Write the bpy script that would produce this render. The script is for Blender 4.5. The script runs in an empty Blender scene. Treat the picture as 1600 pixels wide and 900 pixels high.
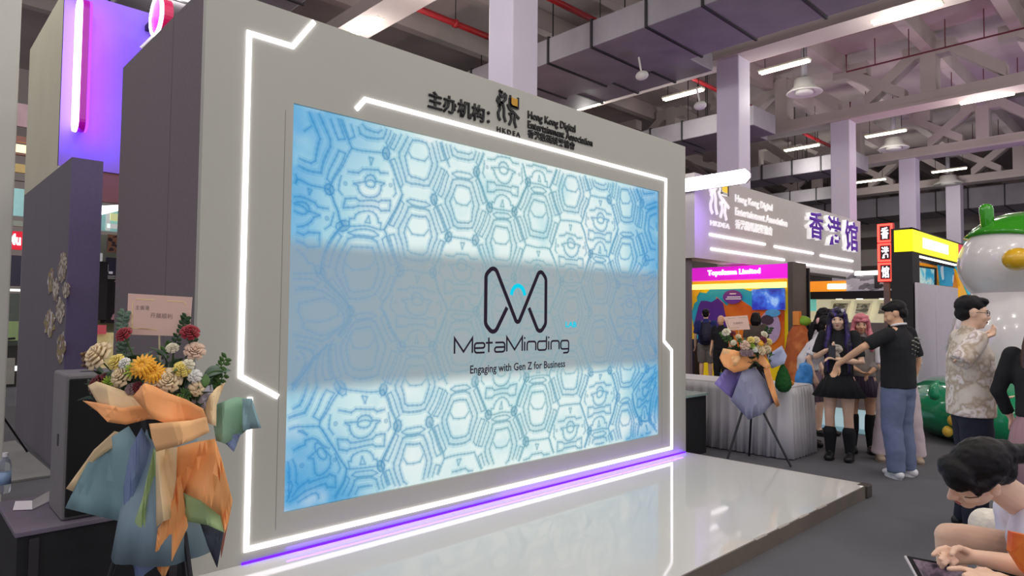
import bpy, bmesh, math, random
import numpy as np
from mathutils import Vector, Matrix, noise
random.seed(7)
S = bpy.context.scene
C = S.collection
R = math.radians
# ------------------------------------------------------------------ camera
FPX, CAM = 1026.4, Vector((-1.262, -3.836, 1.55))
YAW, PITCH, ROLL = 0.7638, 0.042, 0.0094
_f = Vector((math.sin(YAW)*math.cos(PITCH), math.cos(YAW)*math.cos(PITCH), math.sin(PITCH)))
_r = Vector((math.cos(YAW), -math.sin(YAW), 0)); _u = _r.cross(_f)
_r, _u = _r*math.cos(ROLL)+_u*math.sin(ROLL), _u*math.cos(ROLL)-_r*math.sin(ROLL)
cd = bpy.data.cameras.new('camera'); cam = bpy.data.objects.new('camera', cd); C.objects.link(cam)
cd.sensor_width = 36; cd.lens = FPX/1600*36; cd.clip_end = 200; cd.clip_start = .05
cam.matrix_world = Matrix((( _r.x, _u.x, -_f.x, CAM.x), (_r.y, _u.y, -_f.y, CAM.y), (_r.z, _u.z, -_f.z, CAM.z), (0,0,0,1)))
S.camera = cam
# ------------------------------------------------------------------ world, exposure
w = bpy.data.worlds.new('hall_air'); S.world = w; w.use_nodes = True
w.node_tree.nodes['Background'].inputs[0].default_value = (.80, .76, .84, 1)
w.node_tree.nodes['Background'].inputs[1].default_value = .78
S.view_settings.view_transform = 'Standard'; S.view_settings.look = 'None'
S.view_settings.exposure = 0.0; S.view_settings.gamma = 1.0; S.view_settings.use_curve_mapping = False
LAMP_W = 14          # each twin tube ceiling light, downward
UP_W = 112           # and all round from the bare tubes

# ------------------------------------------------------------------ back-projection of measured points onto known planes
def ray(x, y): return _f + _r*((x-800)/FPX) - _u*((y-450)/FPX)
def on(x, y, ax, v):
    i = 'xyz'.index(ax); d = ray(x, y); return CAM + d*((v-CAM[i])/d[i])
def dep(x, y, z): return CAM + ray(x, y)*z

# ------------------------------------------------------------------ mesh collector
def frame(t, side):
    t = t.normalized(); s = side - t*t.dot(side)
    if s.length < 1e-4: s = Vector((1,0,0)) - t*t.x
    if s.length < 1e-4: s = Vector((0,1,0)) - t*t.y
    s.normalize(); return s, t.cross(s)
class MB:
    def __init__(s): s.v = []; s.f = []
    def add(s, vs, fs):
        o = len(s.v); s.v += [Vector(v) for v in vs]; s.f += [tuple(i+o for i in f) for f in fs]; return s
    def box(s, x0, x1, y0, y1, z0, z1, M=None):
        vs = [Vector((x, y, z)) for z in (z0, z1) for y in (y0, y1) for x in (x0, x1)]
        if M: vs = [M @ v for v in vs]
        return s.add(vs, [(0,2,3,1),(4,5,7,6),(0,1,5,4),(2,6,7,3),(0,4,6,2),(1,3,7,5)])
    def quadbox(s, a, b, c, d, n):
        n = Vector(n); vs = [Vector(p) for p in (a,b,c,d)]; vs += [v+n for v in vs]
        return s.add(vs, [(3,2,1,0),(4,5,6,7),(0,1,5,4),(1,2,6,5),(2,3,7,6),(3,0,4,7)])
    def tube(s, pts, r, n=8, closed=False, cap=True, side=None, ell=1.0):
        pts = [Vector(p) for p in pts]; m = len(pts)
        rr = r if isinstance(r, (list, tuple)) else [r]*m
        vs = []; sd = side or Vector((.31, .17, .93))
        for i, p in enumerate(pts):
            a = pts[(i-1) % m] if (closed or i) else p; b = pts[(i+1) % m] if (closed or i < m-1) else p
            t = (b-a) if (b-a).length > 1e-7 else Vector((0,0,1))
            e1, e2 = frame(t, sd); sd = e1
            for k in range(n):
                q = 2*math.pi*k/n; vs.append(p + e1*math.cos(q)*rr[i] + e2*math.sin(q)*rr[i]*ell)
        fs = []
        for i in range(m if closed else m-1):
            j = (i+1) % m
            for k in range(n): fs.append((i*n+k, i*n+(k+1)%n, j*n+(k+1)%n, j*n+k))
        if cap and not closed: fs += [tuple(range(n))[::-1], tuple((m-1)*n+k for k in range(n))]
        return s.add(vs, fs)
    def limb(s, pts, rad, side=(1,0,0), n=14, caps=(1,1)):
        """rounded loft: rad is r or (along side, across)"""
        pts = [Vector(p) for p in pts]; rad = [(q, q) if not isinstance(q, tuple) else q for q in rad]; side = Vector(side)
        m = len(pts); rows = []
        for i, p in enumerate(pts):
            t = pts[min(i+1, m-1)] - pts[max(i-1, 0)]; e1, e2 = frame(t, side); rows.append((p, e1, e2, rad[i], t.normalized()))
        def extra(row, sg):
            out = []
            for k in (.45, .8, .97):
                c = math.sqrt(1-k*k); a, b = row[3]
                out.append((row[0] + row[4]*sg*k*min(a, b), row[1], row[2], (a*c, b*c), row[4]))
            return out
        rows = (extra(rows[0], -1)[::-1] if caps[0] else []) + rows + (extra(rows[-1], 1) if caps[1] else [])
        vs = [p + e1*(a*math.cos(2*math.pi*k/n)) + e2*(b*math.sin(2*math.pi*k/n)) for p, e1, e2, (a, b), t in rows for k in range(n)]
        L = len(rows); fs = [(i*n+k, i*n+(k+1)%n, (i+1)*n+(k+1)%n, (i+1)*n+k) for i in range(L-1) for k in range(n)]
        fs += [tuple(range(n))[::-1], tuple((L-1)*n+k for k in range(n))]
        return s.add(vs, fs)
    def ell(s, c, r, M=None, nu=16, nv=10):
        vs = []; c = Vector(c)
        for j in range(1, nv):
            a = math.pi*j/nv
            for i in range(nu):
                b = 2*math.pi*i/nu; v = Vector((r[0]*math.sin(a)*math.cos(b), r[1]*math.sin(a)*math.sin(b), r[2]*math.cos(a)))
                vs.append(c + (M @ v if M else v))
        top = Vector((0,0,r[2])); o = len(vs)
        vs += [c + (M @ top if M else top), c - (M @ top if M else top)]
        fs = [(j*nu+i, (j+1)*nu+i, (j+1)*nu+(i+1)%nu, j*nu+(i+1)%nu) for j in range(nv-2) for i in range(nu)]
        fs += [(o, i, (i+1)%nu) for i in range(nu)] + [(o+1, (nv-2)*nu+(i+1)%nu, (nv-2)*nu+i) for i in range(nu)]
        return s.add(vs, fs)
    def lathe(s, prof, c=(0,0,0), n=24, wav=None):
        c = Vector(c); vs = []; m = len(prof)
        for j, (r, z) in enumerate(prof):
            for k in range(n):
                a = 2*math.pi*k/n; q = r*(wav(a, j/(m-1)) if wav else 1); vs.append(c + Vector((q*math.cos(a), q*math.sin(a), z)))
        fs = [(j*n+k, j*n+(k+1)%n, (j+1)*n+(k+1)%n, (j+1)*n+k) for j in range(m-1) for k in range(n)]
        if prof[0][0] > 1e-5: fs.append(tuple(range(n))[::-1])
        if prof[-1][0] > 1e-5: fs.append(tuple((m-1)*n+k for k in range(n)))
        return s.add(vs, fs)
    def prism(s, poly, o, ux, uy, d):
        o, ux, uy = Vector(o), Vector(ux), Vector(uy); n = ux.cross(uy)
        area = sum(poly[i][0]*poly[(i+1)%len(poly)][1] - poly[(i+1)%len(poly)][0]*poly[i][1] for i in range(len(poly)))
        if area < 0: poly = poly[::-1]
        m = len(poly); b = [o+ux*x+uy*y for x, y in poly]; vs = b + [v+n*d for v in b]
        return s.add(vs, [tuple(range(m))[::-1], tuple(range(m, 2*m))] + [(i, (i+1)%m, m+(i+1)%m, m+i) for i in range(m)])
    def strip(s, pts, wd, o, ux, uy, d, closed=False):
        """flat bar of width wd following a 2-D polyline, mitred, d proud"""
        pts = [Vector((p[0], p[1])) for p in pts]; m = len(pts); L = []; Rr = []
        for i, p in enumerate(pts):
            a = pts[(i-1)%m] if (closed or i) else None; b = pts[(i+1)%m] if (closed or i < m-1) else None
            d1 = (p-a).normalized() if a is not None and (p-a).length > 1e-9 else None; d2 = (b-p).normalized() if b is not None and (b-p).length > 1e-9 else None
            d1 = d1 or d2; d2 = d2 or d1
            t = d1+d2
            if t.length < 1e-3: t = d1
            t.normalize(); nn = Vector((-t.y, t.x)); k = wd/2/max(.35, nn.dot(Vector((-d1.y, d1.x))))
            L.append(p+nn*k); Rr.append(p-nn*k)
        o, ux, uy = Vector(o), Vector(ux), Vector(uy); n = ux.cross(uy)
        T = lambda q: o+ux*q.x+uy*q.y
        vs = [T(q) for q in L]+[T(q) for q in Rr]; vs += [v+n*d for v in vs]
        fs = []
        for i in range(m if closed else m-1):
            j = (i+1)%m; l0, l1, r0, r1 = i, j, m+i, m+j; q = 2*m
            fs += [(l0+q, r0+q, r1+q, l1+q), (l0, l1, r1, r0), (l0, l0+q, l1+q, l1), (r0, r1, r1+q, r0+q)]
        if not closed: fs += [(0, m, m+2*m, 2*m), (m-1, 3*m-1, 4*m-1, 2*m-1)]
        return s.add(vs, fs)
    def disc(s, c2, r, o, ux, uy, d, n=16, ry=None):
        return s.prism([(c2[0]+r*math.cos(2*math.pi*k/n), c2[1]+(ry or r)*math.sin(2*math.pi*k/n)) for k in range(n)], o, ux, uy, d)
    def sheet(s, fn, nu, nv, th):
        P = [[Vector(fn(i/nu, j/nv)) for i in range(nu+1)] for j in range(nv+1)]
        N = []
        for j in range(nv+1):
            for i in range(nu+1):
                a = P[j][min(i+1, nu)]-P[j][max(i-1, 0)]; b = P[min(j+1, nv)][i]-P[max(j-1, 0)][i]; q = a.cross(b)
                N.append(q.normalized() if q.length > 1e-9 else Vector((0,0,1)))
        fl = [p for row in P for p in row]; vs = [p+n*th/2 for p, n in zip(fl, N)]+[p-n*th/2 for p, n in zip(fl, N)]
        o = (nu+1)*(nv+1); I = lambda i, j: j*(nu+1)+i; fs = []
        for j in range(nv):
            for i in range(nu):
                q = (I(i,j), I(i+1,j), I(i+1,j+1), I(i,j+1)); fs += [q, tuple(k+o for k in q[::-1])]
        ring = [I(i,0) for i in range(nu)]+[I(nu,j) for j in range(nv)]+[I(i,nv) for i in range(nu, 0, -1)]+[I(0,j) for j in range(nv, 0, -1)]
        for k in range(len(ring)):
            a, b = ring[k], ring[(k+1)%len(ring)]; fs.append((a, a+o, b+o, b))
        return s.add(vs, fs)
    def mesh(s, name, org=(0,0,0), smooth=False):
        m = bpy.data.meshes.new(name); og = Vector(org)
        m.from_pydata([tuple(v-og) for v in s.v], [], s.f); m.validate()
        b = bmesh.new(); b.from_mesh(m); bmesh.ops.recalc_face_normals(b, faces=b.faces); b.to_mesh(m); b.free()
        if smooth: m.polygons.foreach_set('use_smooth', [True]*len(m.polygons))
        return m
    def build(s, name, mat, parent=None, smooth=False, bev=0, angle=None, **kw):
        return link(name, s.mesh(name, ORI.get(parent.name, (0,0,0)) if parent else (0,0,0), smooth), mat, parent, bev, angle, **kw)
ORI = {}
def link(name, me, mat, parent=None, bev=0, angle=None, **kw):
    o = bpy.data.objects.new(name, me); C.objects.link(o)
    if mat is not None and not me.materials: me.materials.append(mat)
    if parent: o.parent = parent; ORI[o.name] = ORI.get(parent.name, (0,0,0))
    if bev:
        q = o.modifiers.new('bevel', 'BEVEL'); q.width = bev; q.segments = 2; q.limit_method = 'ANGLE'; q.angle_limit = R(40)
    if angle: me.set_sharp_from_angle(angle=R(angle))
    return tag(o, **kw)
def flink(name, me, mt, parent):
    og = Vector(ORI.get(parent.name, (0,0,0))); me.transform(Matrix.Translation(-og)); return link(name, me, mt, parent)
def tag(o, label=None, cat=None, group=None, kind=None):
    if label: o['label'] = label
    if cat: o['category'] = cat
    if group: o['group'] = group
    if kind: o['kind'] = kind
    return o
def thing(name, label, cat, loc=(0,0,0), rz=0, group=None):
    o = bpy.data.objects.new(name, None); C.objects.link(o); o.empty_display_size = .1
    o.location = loc; o.rotation_euler.z = rz; ORI[o.name] = Vector(loc) if not rz else (0,0,0)
    return tag(o, label, cat, group)
def local(o): ORI[o.name] = (0,0,0); return o      # parts of this thing are given in its own coordinates
def copy_tree(o, parent=None, **kw):
    c = o.copy(); C.objects.link(c); c.parent = parent
    for ch in list(o.children): copy_tree(ch, c)
    return tag(c, **kw)
TMP = bpy.data.scenes.new('scratch')
def baked(o):
    """mesh of o with its modifiers applied, worked out in a scratch scene"""
    TMP.collection.objects.link(o)
    with bpy.context.temp_override(scene=TMP, view_layer=TMP.view_layers[0]):
        dg = bpy.context.evaluated_depsgraph_get(); m = bpy.data.meshes.new_from_object(o.evaluated_get(dg))
    d = o.data; bpy.data.objects.remove(o)
    (bpy.data.meshes if isinstance(d, bpy.types.Mesh) else bpy.data.curves).remove(d); return m
def fuse(mb, voxel, it=4, amp=0, fr=20, dec=0):
    """one continuous skin round overlapping volumes"""
    me = mb.mesh('t'); o = bpy.data.objects.new('t', me)
    q = o.modifiers.new('r', 'REMESH'); q.mode = 'VOXEL'; q.voxel_size = voxel
    if it: q = o.modifiers.new('s', 'SMOOTH'); q.iterations = it; q.factor = .5
    m = baked(o)
    if amp:
        n = len(m.vertices); co = np.empty(n*3, 'f'); m.vertices.foreach_get('co', co); co = co.reshape(-1, 3)
        nr = np.empty(n*3, 'f'); m.vertex_normals.foreach_get('vector', nr); nr = nr.reshape(-1, 3)
        k = np.array([noise.noise(q)+.5*noise.noise(q*2.3) for q in (Vector(c)*fr for c in co)], 'f')
        m.vertices.foreach_set('co', (co+nr*(amp*k)[:, None]).ravel()); m.update()
    m.polygons.foreach_set('use_smooth', [True]*len(m.polygons)); m.materials.clear(); return m
# ------------------------------------------------------------------ materials
MATS = {}
def lin(c):
    return tuple(((x/255)/12.92 if x/255 <= .04045 else ((x/255+.055)/1.055)**2.4) for x in c)
def mat(name, rgb, rough=.6, metal=0, var=.08, scale=6, bump=0, bscale=60, emit=0, spec=.5, coat=0, trans=0, alpha=1, ecol=None, sheen=0):
    if name in MATS: return MATS[name]
    m = bpy.data.materials.new(name); MATS[name] = m; m.use_nodes = True
    nt = m.node_tree; N = nt.nodes; Lk = nt.links; b = N['Principled BSDF']
    col = (*lin(rgb), 1); b.inputs['Base Color'].default_value = col
    b.inputs['Roughness'].default_value = rough; b.inputs['Metallic'].default_value = metal
    b.inputs['Specular IOR Level'].default_value = spec; b.inputs['Coat Weight'].default_value = coat
    b.inputs['Transmission Weight'].default_value = trans; b.inputs['Alpha'].default_value = alpha
    if sheen: b.inputs['Sheen Weight'].default_value = sheen
    if emit:
        b.inputs['Emission Color'].default_value = (*lin(ecol or rgb), 1); b.inputs['Emission Strength'].default_value = emit
    if var or bump: tc = N.new('ShaderNodeTexCoord')
    if var:
        n = N.new('ShaderNodeTexNoise'); n.inputs['Scale'].default_value = scale; n.inputs['Detail'].default_value = 4; Lk.new(tc.outputs['Object'], n.inputs['Vector'])
        mr = N.new('ShaderNodeMapRange'); mr.inputs[1].default_value = .3; mr.inputs[2].default_value = .7; mr.inputs[3].default_value = 1-var; mr.inputs[4].default_value = 1+var
        Lk.new(n.outputs['Fac'], mr.inputs[0])
        hs = N.new('ShaderNodeHueSaturation'); hs.inputs['Color'].default_value = col; Lk.new(mr.outputs[0], hs.inputs['Value']); Lk.new(hs.outputs[0], b.inputs['Base Color'])
    if bump:
        n2 = N.new('ShaderNodeTexNoise'); n2.inputs['Scale'].default_value = bscale; n2.inputs['Detail'].default_value = 3; Lk.new(tc.outputs['Object'], n2.inputs['Vector'])
        bp = N.new('ShaderNodeBump'); bp.inputs['Strength'].default_value = bump; bp.inputs['Distance'].default_value = .01; Lk.new(n2.outputs['Fac'], bp.inputs['Height']); Lk.new(bp.outputs[0], b.inputs['Normal'])
    return m
def glow(name, rgb, strength):
    if name in MATS: return MATS[name]
    m = bpy.data.materials.new(name); MATS[name] = m; m.use_nodes = True; N = m.node_tree.nodes; N.clear()
    e = N.new('ShaderNodeEmission'); o = N.new('ShaderNodeOutputMaterial'); e.inputs[0].default_value = (*lin(rgb), 1); e.inputs[1].default_value = strength
    m.node_tree.links.new(e.outputs[0], o.inputs[0]); return m
def patches(name, stops, scale=8, rough=.8, emit=0, kind='noise', stretch=(1,1,1), interp='CONSTANT', detail=3):
    """printed or woven colour fields: a noise run through a ramp"""
    if name in MATS: return MATS[name]
    m = bpy.data.materials.new(name); MATS[name] = m; m.use_nodes = True
    nt = m.node_tree; N = nt.nodes; Lk = nt.links; b = N['Principled BSDF']; b.inputs['Roughness'].default_value = rough
    tc = N.new('ShaderNodeTexCoord'); mp = N.new('ShaderNodeMapping'); mp.inputs['Scale'].default_value = stretch; Lk.new(tc.outputs['Object'], mp.inputs[0])
    if kind == 'noise': n = N.new('ShaderNodeTexNoise'); n.inputs['Detail'].default_value = detail; out = 'Fac'
    elif kind == 'wave': n = N.new('ShaderNodeTexWave'); n.inputs['Distortion'].default_value = 2.5; out = 'Fac'
    else: n = N.new('ShaderNodeTexVoronoi'); out = 'Distance'
    n.inputs['Scale'].default_value = scale; Lk.new(mp.outputs[0], n.inputs['Vector'])
    cr = N.new('ShaderNodeValToRGB'); cr.color_ramp.interpolation = interp; el = cr.color_ramp.elements
    for i, (p, c) in enumerate(stops):
        e = el[i] if i < 2 else el.new(p); e.position = p; e.color = (*lin(c), 1)
    Lk.new(n.outputs[out], cr.inputs[0]); Lk.new(cr.outputs[0], b.inputs['Base Color'])
    if emit: Lk.new(cr.outputs[0], b.inputs['Emission Color']); b.inputs['Emission Strength'].default_value = emit
    return m
def text(name, body, mt, o, ux, uy, wd=None, ht=None, parent=None, th=.01, bold=0, spacing=1.0, shear=0, **kw):
    """lettering cut from sheet: o is the lower left of its box, wd x ht its size"""
    c = bpy.data.curves.new('t', 'FONT'); c.body = body; c.size = 1; c.resolution_u = 2; c.offset = bold; c.space_character = spacing; c.shear = shear
    ob = bpy.data.objects.new('t', c); me = baked(ob)
    xs = [v.co.x for v in me.vertices]; ys = [v.co.y for v in me.vertices]; x0, x1, y0, y1 = min(xs), max(xs), min(ys), max(ys)
    sx = wd/(x1-x0) if wd else ht/(y1-y0); sy = ht/(y1-y0) if ht else sx
    o, ux, uy = Vector(o), Vector(ux), Vector(uy); n = ux.cross(uy); og = Vector(ORI.get(parent.name, (0,0,0)) if parent else (0,0,0))
    b = bmesh.new(); b.from_mesh(me)
    for v in b.verts: v.co = o + ux*((v.co.x-x0)*sx) + uy*((v.co.y-y0)*sy) - og
    if th:
        q = bmesh.ops.extrude_face_region(b, geom=b.faces[:]); bmesh.ops.translate(b, verts=[e for e in q['geom'] if isinstance(e, bmesh.types.BMVert)], vec=n*th)
    bmesh.ops.recalc_face_normals(b, faces=b.faces); b.to_mesh(me); b.free(); me.name = name; me.materials.clear()
    return link(name, me, mt, parent, **kw)
def lamp(name, kind, loc, energy, color, parent=None, size=.3, size_y=None, rot=None):
    d = bpy.data.lights.new(name, kind); d.energy = energy; d.color = color
    if kind == 'AREA':
        d.size = size
        if size_y: d.shape = 'RECTANGLE'; d.size_y = size_y
    else: d.shadow_soft_size = size
    o = bpy.data.objects.new(name, d); C.objects.link(o); o.location = Vector(loc) - (Vector(ORI.get(parent.name, (0,0,0))) if parent else Vector())
    if rot: o.rotation_euler = rot
    if parent: o.parent = parent
    return o
X, Y, Z = Vector((1,0,0)), Vector((0,1,0)), Vector((0,0,1))
WHITE = mat('white_panel', (180,180,170), .55, var=.015, scale=2)
OFFW = mat('off_white_paint', (205,203,196), .7, var=.03, scale=1.5)
DGREY = mat('dark_grey_carpet_cover', (116,107,111), .95, var=.07, scale=40, bump=.15, bscale=400)
BLACK = mat('black_plastic', (22,22,24), .5, var=.1)
LED = glow('white_led', (255,248,255), 3.6)
# ================================================================== the hall
CARPET = mat('grey_carpet', (96,96,101), .95, var=.10, scale=1.1, bump=.35, bscale=220)
CONC = mat('painted_concrete', (182,170,166), .85, var=.10, scale=.6, bump=.1, bscale=12)
CONCD = mat('soffit_concrete', (176,164,162), .9, var=.14, scale=.35, bump=.1, bscale=9)
COLP = mat('column_lavender_lit', (206,198,212), .6, var=.03, scale=.8)  # lavender cast of the coloured booth light put into the column colour
DUCT = mat('grey_duct_insulation', (140,136,142), .55, var=.12, scale=1.2, bump=.1, bscale=6)
DUCTD = mat('black_duct_seam', (30,29,32), .6, var=.1)
REDP = mat('red_pipe_paint', (168,34,40), .45, var=.08)
MB().box(-9, 58, -13, 30, -.06, 0).build('floor', CARPET, kind='structure')
MB().box(-9, 58, -13, 30, 11.6, 11.8).build('ceiling', CONCD, kind='structure')
WF = mat('far_wall_paint', (196,188,180), .8, var=.06, scale=.4)
MB().box(57.7, 58, -13, 30, 0, 11.6).build('wall_far', WF, kind='structure')
MB().box(-9, 57.7, 29.7, 30, 0, 11.6).build('wall_back', WF, kind='structure')
for i in range(2):
    MB().box(50.5, 51.3, -13, 29.6, 5.4+2.1*i, 6.6+2.0*i).build('trim_%d' % (i+1), WF, kind='structure')
COLX = [7.25, 16.2, 24.85, 33.2, 41.55, 49.9]
for k, x in enumerate(COLX):
    o = MB().box(x, x+.70, 5.1, 5.8, 0, 9.1).build('column', COLP, kind='structure', bev=.03)
    # frame across the hall: bottom chord with a lit lower flange
    b = MB().box(x, x+.70, -13, 29, 9.1, 9.52)
    b.box(x-.1, x+.8, -13, 29, 9.08, 9.18); b.build('beam', CONC, kind='structure')
    if k == 0: continue
    t = MB()
    for m in range(-3, 6):       # open-work concrete truss above the chord, repeating every 5.2 m
        y0 = 2.5 + m*5.2
        nb = [0]; t.box(x-.01, x+.6, y0-.24, y0+.24, 9.5, 11.3)
        O = (x+.6, 0, 0); ux, uy = -Y*-1, Z
        def bar(a, c, wd=.46):
            nb[0] += 1; q = x+.012*(nb[0] % 7); t.quadbox((q, a[0], a[1]-wd/2), (q, c[0], c[1]-wd/2), (q, c[0], c[1]+wd/2), (q, a[0], a[1]+wd/2), (.5, 0, 0))
        bar((y0-2.2, 9.72), (y0-.5, 11.1)); bar((y0-.8, 11.0), (y0+.8, 11.0)); bar((y0+.4, 11.0), (y0+2.1, 9.62)); bar((y0+2.7, 10.9), (y0+.75, 9.62), .38)
        bar((y0+2.0, 10.95), (y0+3.2, 10.95))
    t.build('roof_truss', CONC, kind='structure')
for y in (-8.2, -5.4, -2.6, .0, 2.5, 5.45, 8.2, 11, 14, 17.5, 21):
    MB().box(-9, 57, y-.17, y+.17, 10.95, 11.6).build('purlin', CONC, kind='structure')

# ---- ceiling lights
LMAT = glow('tube_glow', (255,250,225), 7); LHOUS = mat('light_housing', (215,212,190), .4, var=.03)
ORD = ['first','second','third','fourth','fifth','sixth','seventh','eighth']
def ceiling_light(x, y, z, label, lit=True, drop=False):
    t = thing('ceiling_light', label, 'light', (x, y, z), group='twin tube ceiling lights')
    MB().quadbox((x-.14, y-.78, z+.05), (x+.14, y-.78, z+.05), (x+.14, y+.78, z+.05), (x-.14, y+.78, z+.05), (0,0,.06)).build('housing', LHOUS, t, bev=.01)
    MB().tube([(x-.07, y-.75, z+.02), (x-.07, y+.75, z+.02)], .032).build('tube', LMAT, t, True)
    MB().tube([(x+.07, y-.75, z+.02), (x+.07, y+.75, z+.02)], .032).build('tube', LMAT, t, True)
    if drop:
        for s in (-.6, .6): MB().tube([(x, y+s, z+.1), (x, y+s, 11.0)], .012, 5).build('hanger', DUCTD, t)
    if lit: lamp('tube_light', 'AREA', (x, y, z-.06), LAMP_W, (1, .965, .90), t, .3, 1.5); lamp('tube_fill', 'POINT', (x, y, z-.8), UP_W, (1, .965, .92), t, .25)
    return t
vis = {(0,2): 'ceiling light nearest above the backdrop, hung left of the square column', (0,1): 'ceiling light cut by the top of the picture beside the red pipe',
  (1,2): 'glowing ceiling light just above the backdrop edge, right of the square column', (1,0): 'glowing ceiling light under the big beam at the top right',
  (2,0): 'glowing ceiling light under the openwork truss at the right'}
for bi, bx in enumerate([7.6, 16.62, 25.5]):
    for yi, by in enumerate([.95, 7.8 if bi == 0 else 4.6, 11.1]):
        if (bi, yi) in vis: ceiling_light(bx, by, 9.02, vis[(bi, yi)])
for x, y, lb in [(18.45, 8.3, 'slim ceiling light hanging left of the second column'), (18.4, 4.75, 'slim ceiling light hanging right of the second column'),
    (28.5, 4.95, 'slim ceiling light hanging right of the third column'), (28.4, 8.35, 'slim ceiling light hanging left of the third column'),
    (38.1, 4.85, 'far slim ceiling light right of the fourth column'), (38.2, 8.6, 'far slim ceiling light left of the fourth column'), (34.7, 11.5, 'far ceiling light glowing over the pavilion sign')]:
    ceiling_light(x, y, 9.2, lb, True, True)
for x in (-1.3, 3.2):  # extra lamps out of view, added to light the stage and aisle
    for y in (-10.5, -7, -3.5, 0, 3.8, 7.6, 11.4): ceiling_light(x, y, 9.2, 'added ceiling light over the stage aisle, %s lamp of the %s row' % (ORD[int((y+10.6)/3.4)], 'left' if x < 0 else 'right'), True)
for x in (7.6, 20, 28):  # more added lamps out of view, to brighten booths and roof
    for y in (-10.5, -6.9, -3.3): ceiling_light(x, y, 9.02, 'added ceiling light over the right-hand booths, %s lamp of the %s row' % (ORD[int((y+10.6)/3.4)], {7.6: 'near', 20: 'middle', 28: 'far'}[x]), True)

# ---- ducts, diffusers, pipes
def duct(x0, x1, y0, y1, z0, z1, label, step=1.5, lens=()):
    t = thing('air_duct', label, 'duct', ((x0+x1)/2, (y0+y1)/2, z0), group='grey air ducts under the roof')
    MB().box(x0, x1, y0, y1, z0, z1).build('duct_body', DUCT, t, bev=.03)
    al = (y1-y0) > (x1-x0); n = int(((y1-y0) if al else (x1-x0))/step)
    for i in range(1, n):
        b = MB(); e = .035
        if al: q = y0+i*step+random.uniform(-.1, .1); b.box(x0-e, x1+e, q-.03, q+.03, z0-e, z1+e)
        else: q = x0+i*step; b.box(q-.03, q+.03, y0-e, y1+e, z0-e, z1+e)
        b.build('flange', DUCTD, t)
    for k in range(2):
        for s_ in (.2, .8):
            x, y = x0+(x1-x0)*(.12 if k else .88), y0+(y1-y0)*s_; MB().tube([(x, y, z1-.02), (x, y, 11.62)], .02, 6).build('hanger_rod', DUCTD, t)
    return t
duct(11.3, 13.75, -9, 14.5, 8.28, 8.95, 'widest dark grey air duct crossing above the backdrop', 1.55)
duct(13.9, 15.3, 5.4, 16, 8.45, 8.95, 'dark grey air duct behind the widest duct', 1.3)
duct(2.2, 5.2, 8.2, 22, 8.4, 9.0, 'dark grey air duct above the left top corner of the backdrop', 1.6)
duct(20.2, 21.9, 6.6, 20, 8.2, 8.9, 'grey air duct between the second and third columns', 1.4)
duct(22.2, 23.2, 7.5, 20, 8.4, 8.9, 'slim grey air duct left of the third column', 1.4)
duct(13.0, 19.6, 16.8, 18.4, 7.2, 7.8, 'grey air duct running along the hall behind the pavilion sign', 1.4)
duct(29.5, 31.3, 6.5, 20, 8.3, 9.0, 'grey air duct between the third and fourth columns', 1.4)
duct(44.0, 47, -6, 18, 8.0, 9.2, 'broad dark air duct at the far end of the hall', 1.6)
duct(36.5, 38.0, 9.5, 22, 8.2, 8.9, 'far grey air duct left of the fourth column', 1.4)
def diffuser(x, y, z, r, label):
    t = thing('ceiling_diffuser', label, 'air vent', (x, y, z), group='round white air diffusers')
    MB().lathe([(r*.55, z+.45), (r*.6, z+.2), (r, z+.02), (r*1.02, z), (r*.96, z-.02), (r*.6, z+.06)], (x, y, 0), 28).build('diffuser_ring', OFFW, t, True)
    MB().lathe([(r*.52, z+.07), (r*.5, z-.03), (r*.3, z-.05), (.01, z-.06)], (x, y, 0), 24).build('diffuser_cone', OFFW, t, True)
    MB().tube([(x, y, z+.4), (x, y, 10.9)], .1, 10).build('neck_pipe', DUCT, t, True)
diffuser(20.5, 5.0, 9.0, .55, 'round white air diffuser between the second and third columns')
diffuser(30.4, 5.2, 9.0, .6, 'round white air diffuser right of the third column')
diffuser(40.8, 5.5, 9.0, .7, 'far round air diffuser above the green and white inflatable')
diffuser(10.6, 5.1, 9.05, .6, 'round white air diffuser cut by the top edge of the picture')
def pipe(pts, r, label, grp='red sprinkler pipes'):
    t = thing('sprinkler_pipe', label, 'pipe', pts[0], group=grp)
    MB().tube(pts, r, 8).build('pipe_run', REDP, t, True)
    a, b = Vector(pts[0]), Vector(pts[1]); n = max(2, int((b-a).length/2.5))
    for i in range(1, n):
        p = a.lerp(b, i/n)
        if abs((b-a).normalized().z) < .5: MB().tube([p, (p.x, p.y, 11.0)], .014, 5).build('hanger_rod', DUCTD, t)
        MB().tube([p-(b-a).normalized()*.06, p+(b-a).normalized()*.06], r*1.35, 8).build('coupling', REDP, t, True)
pipe([(7.4, 10.87, 10.0), (13.5, 10.87, 10.0)], .09, 'thick red pipe running left of the square column')
pipe([(8.2, 7.9, 10.0), (16.0, 7.9, 10.0)], .085, 'thick red pipe running right of the square column')
pipe([(9.2, 7.25, 4.0), (9.2, 7.25, 10.9)], .07, 'red standpipe beside the square column')
pipe([(18.2, 8.2, 9.9), (23.8, 8.2, 9.9)], .07, 'red pipe slanting left of the second column')
pipe([(27.2, 8.3, 9.9), (33.0, 8.3, 9.9)], .07, 'red pipe slanting left of the third column')
THINP = mat('dark_red_conduit', (92,30,40), .5, var=.1)
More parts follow.
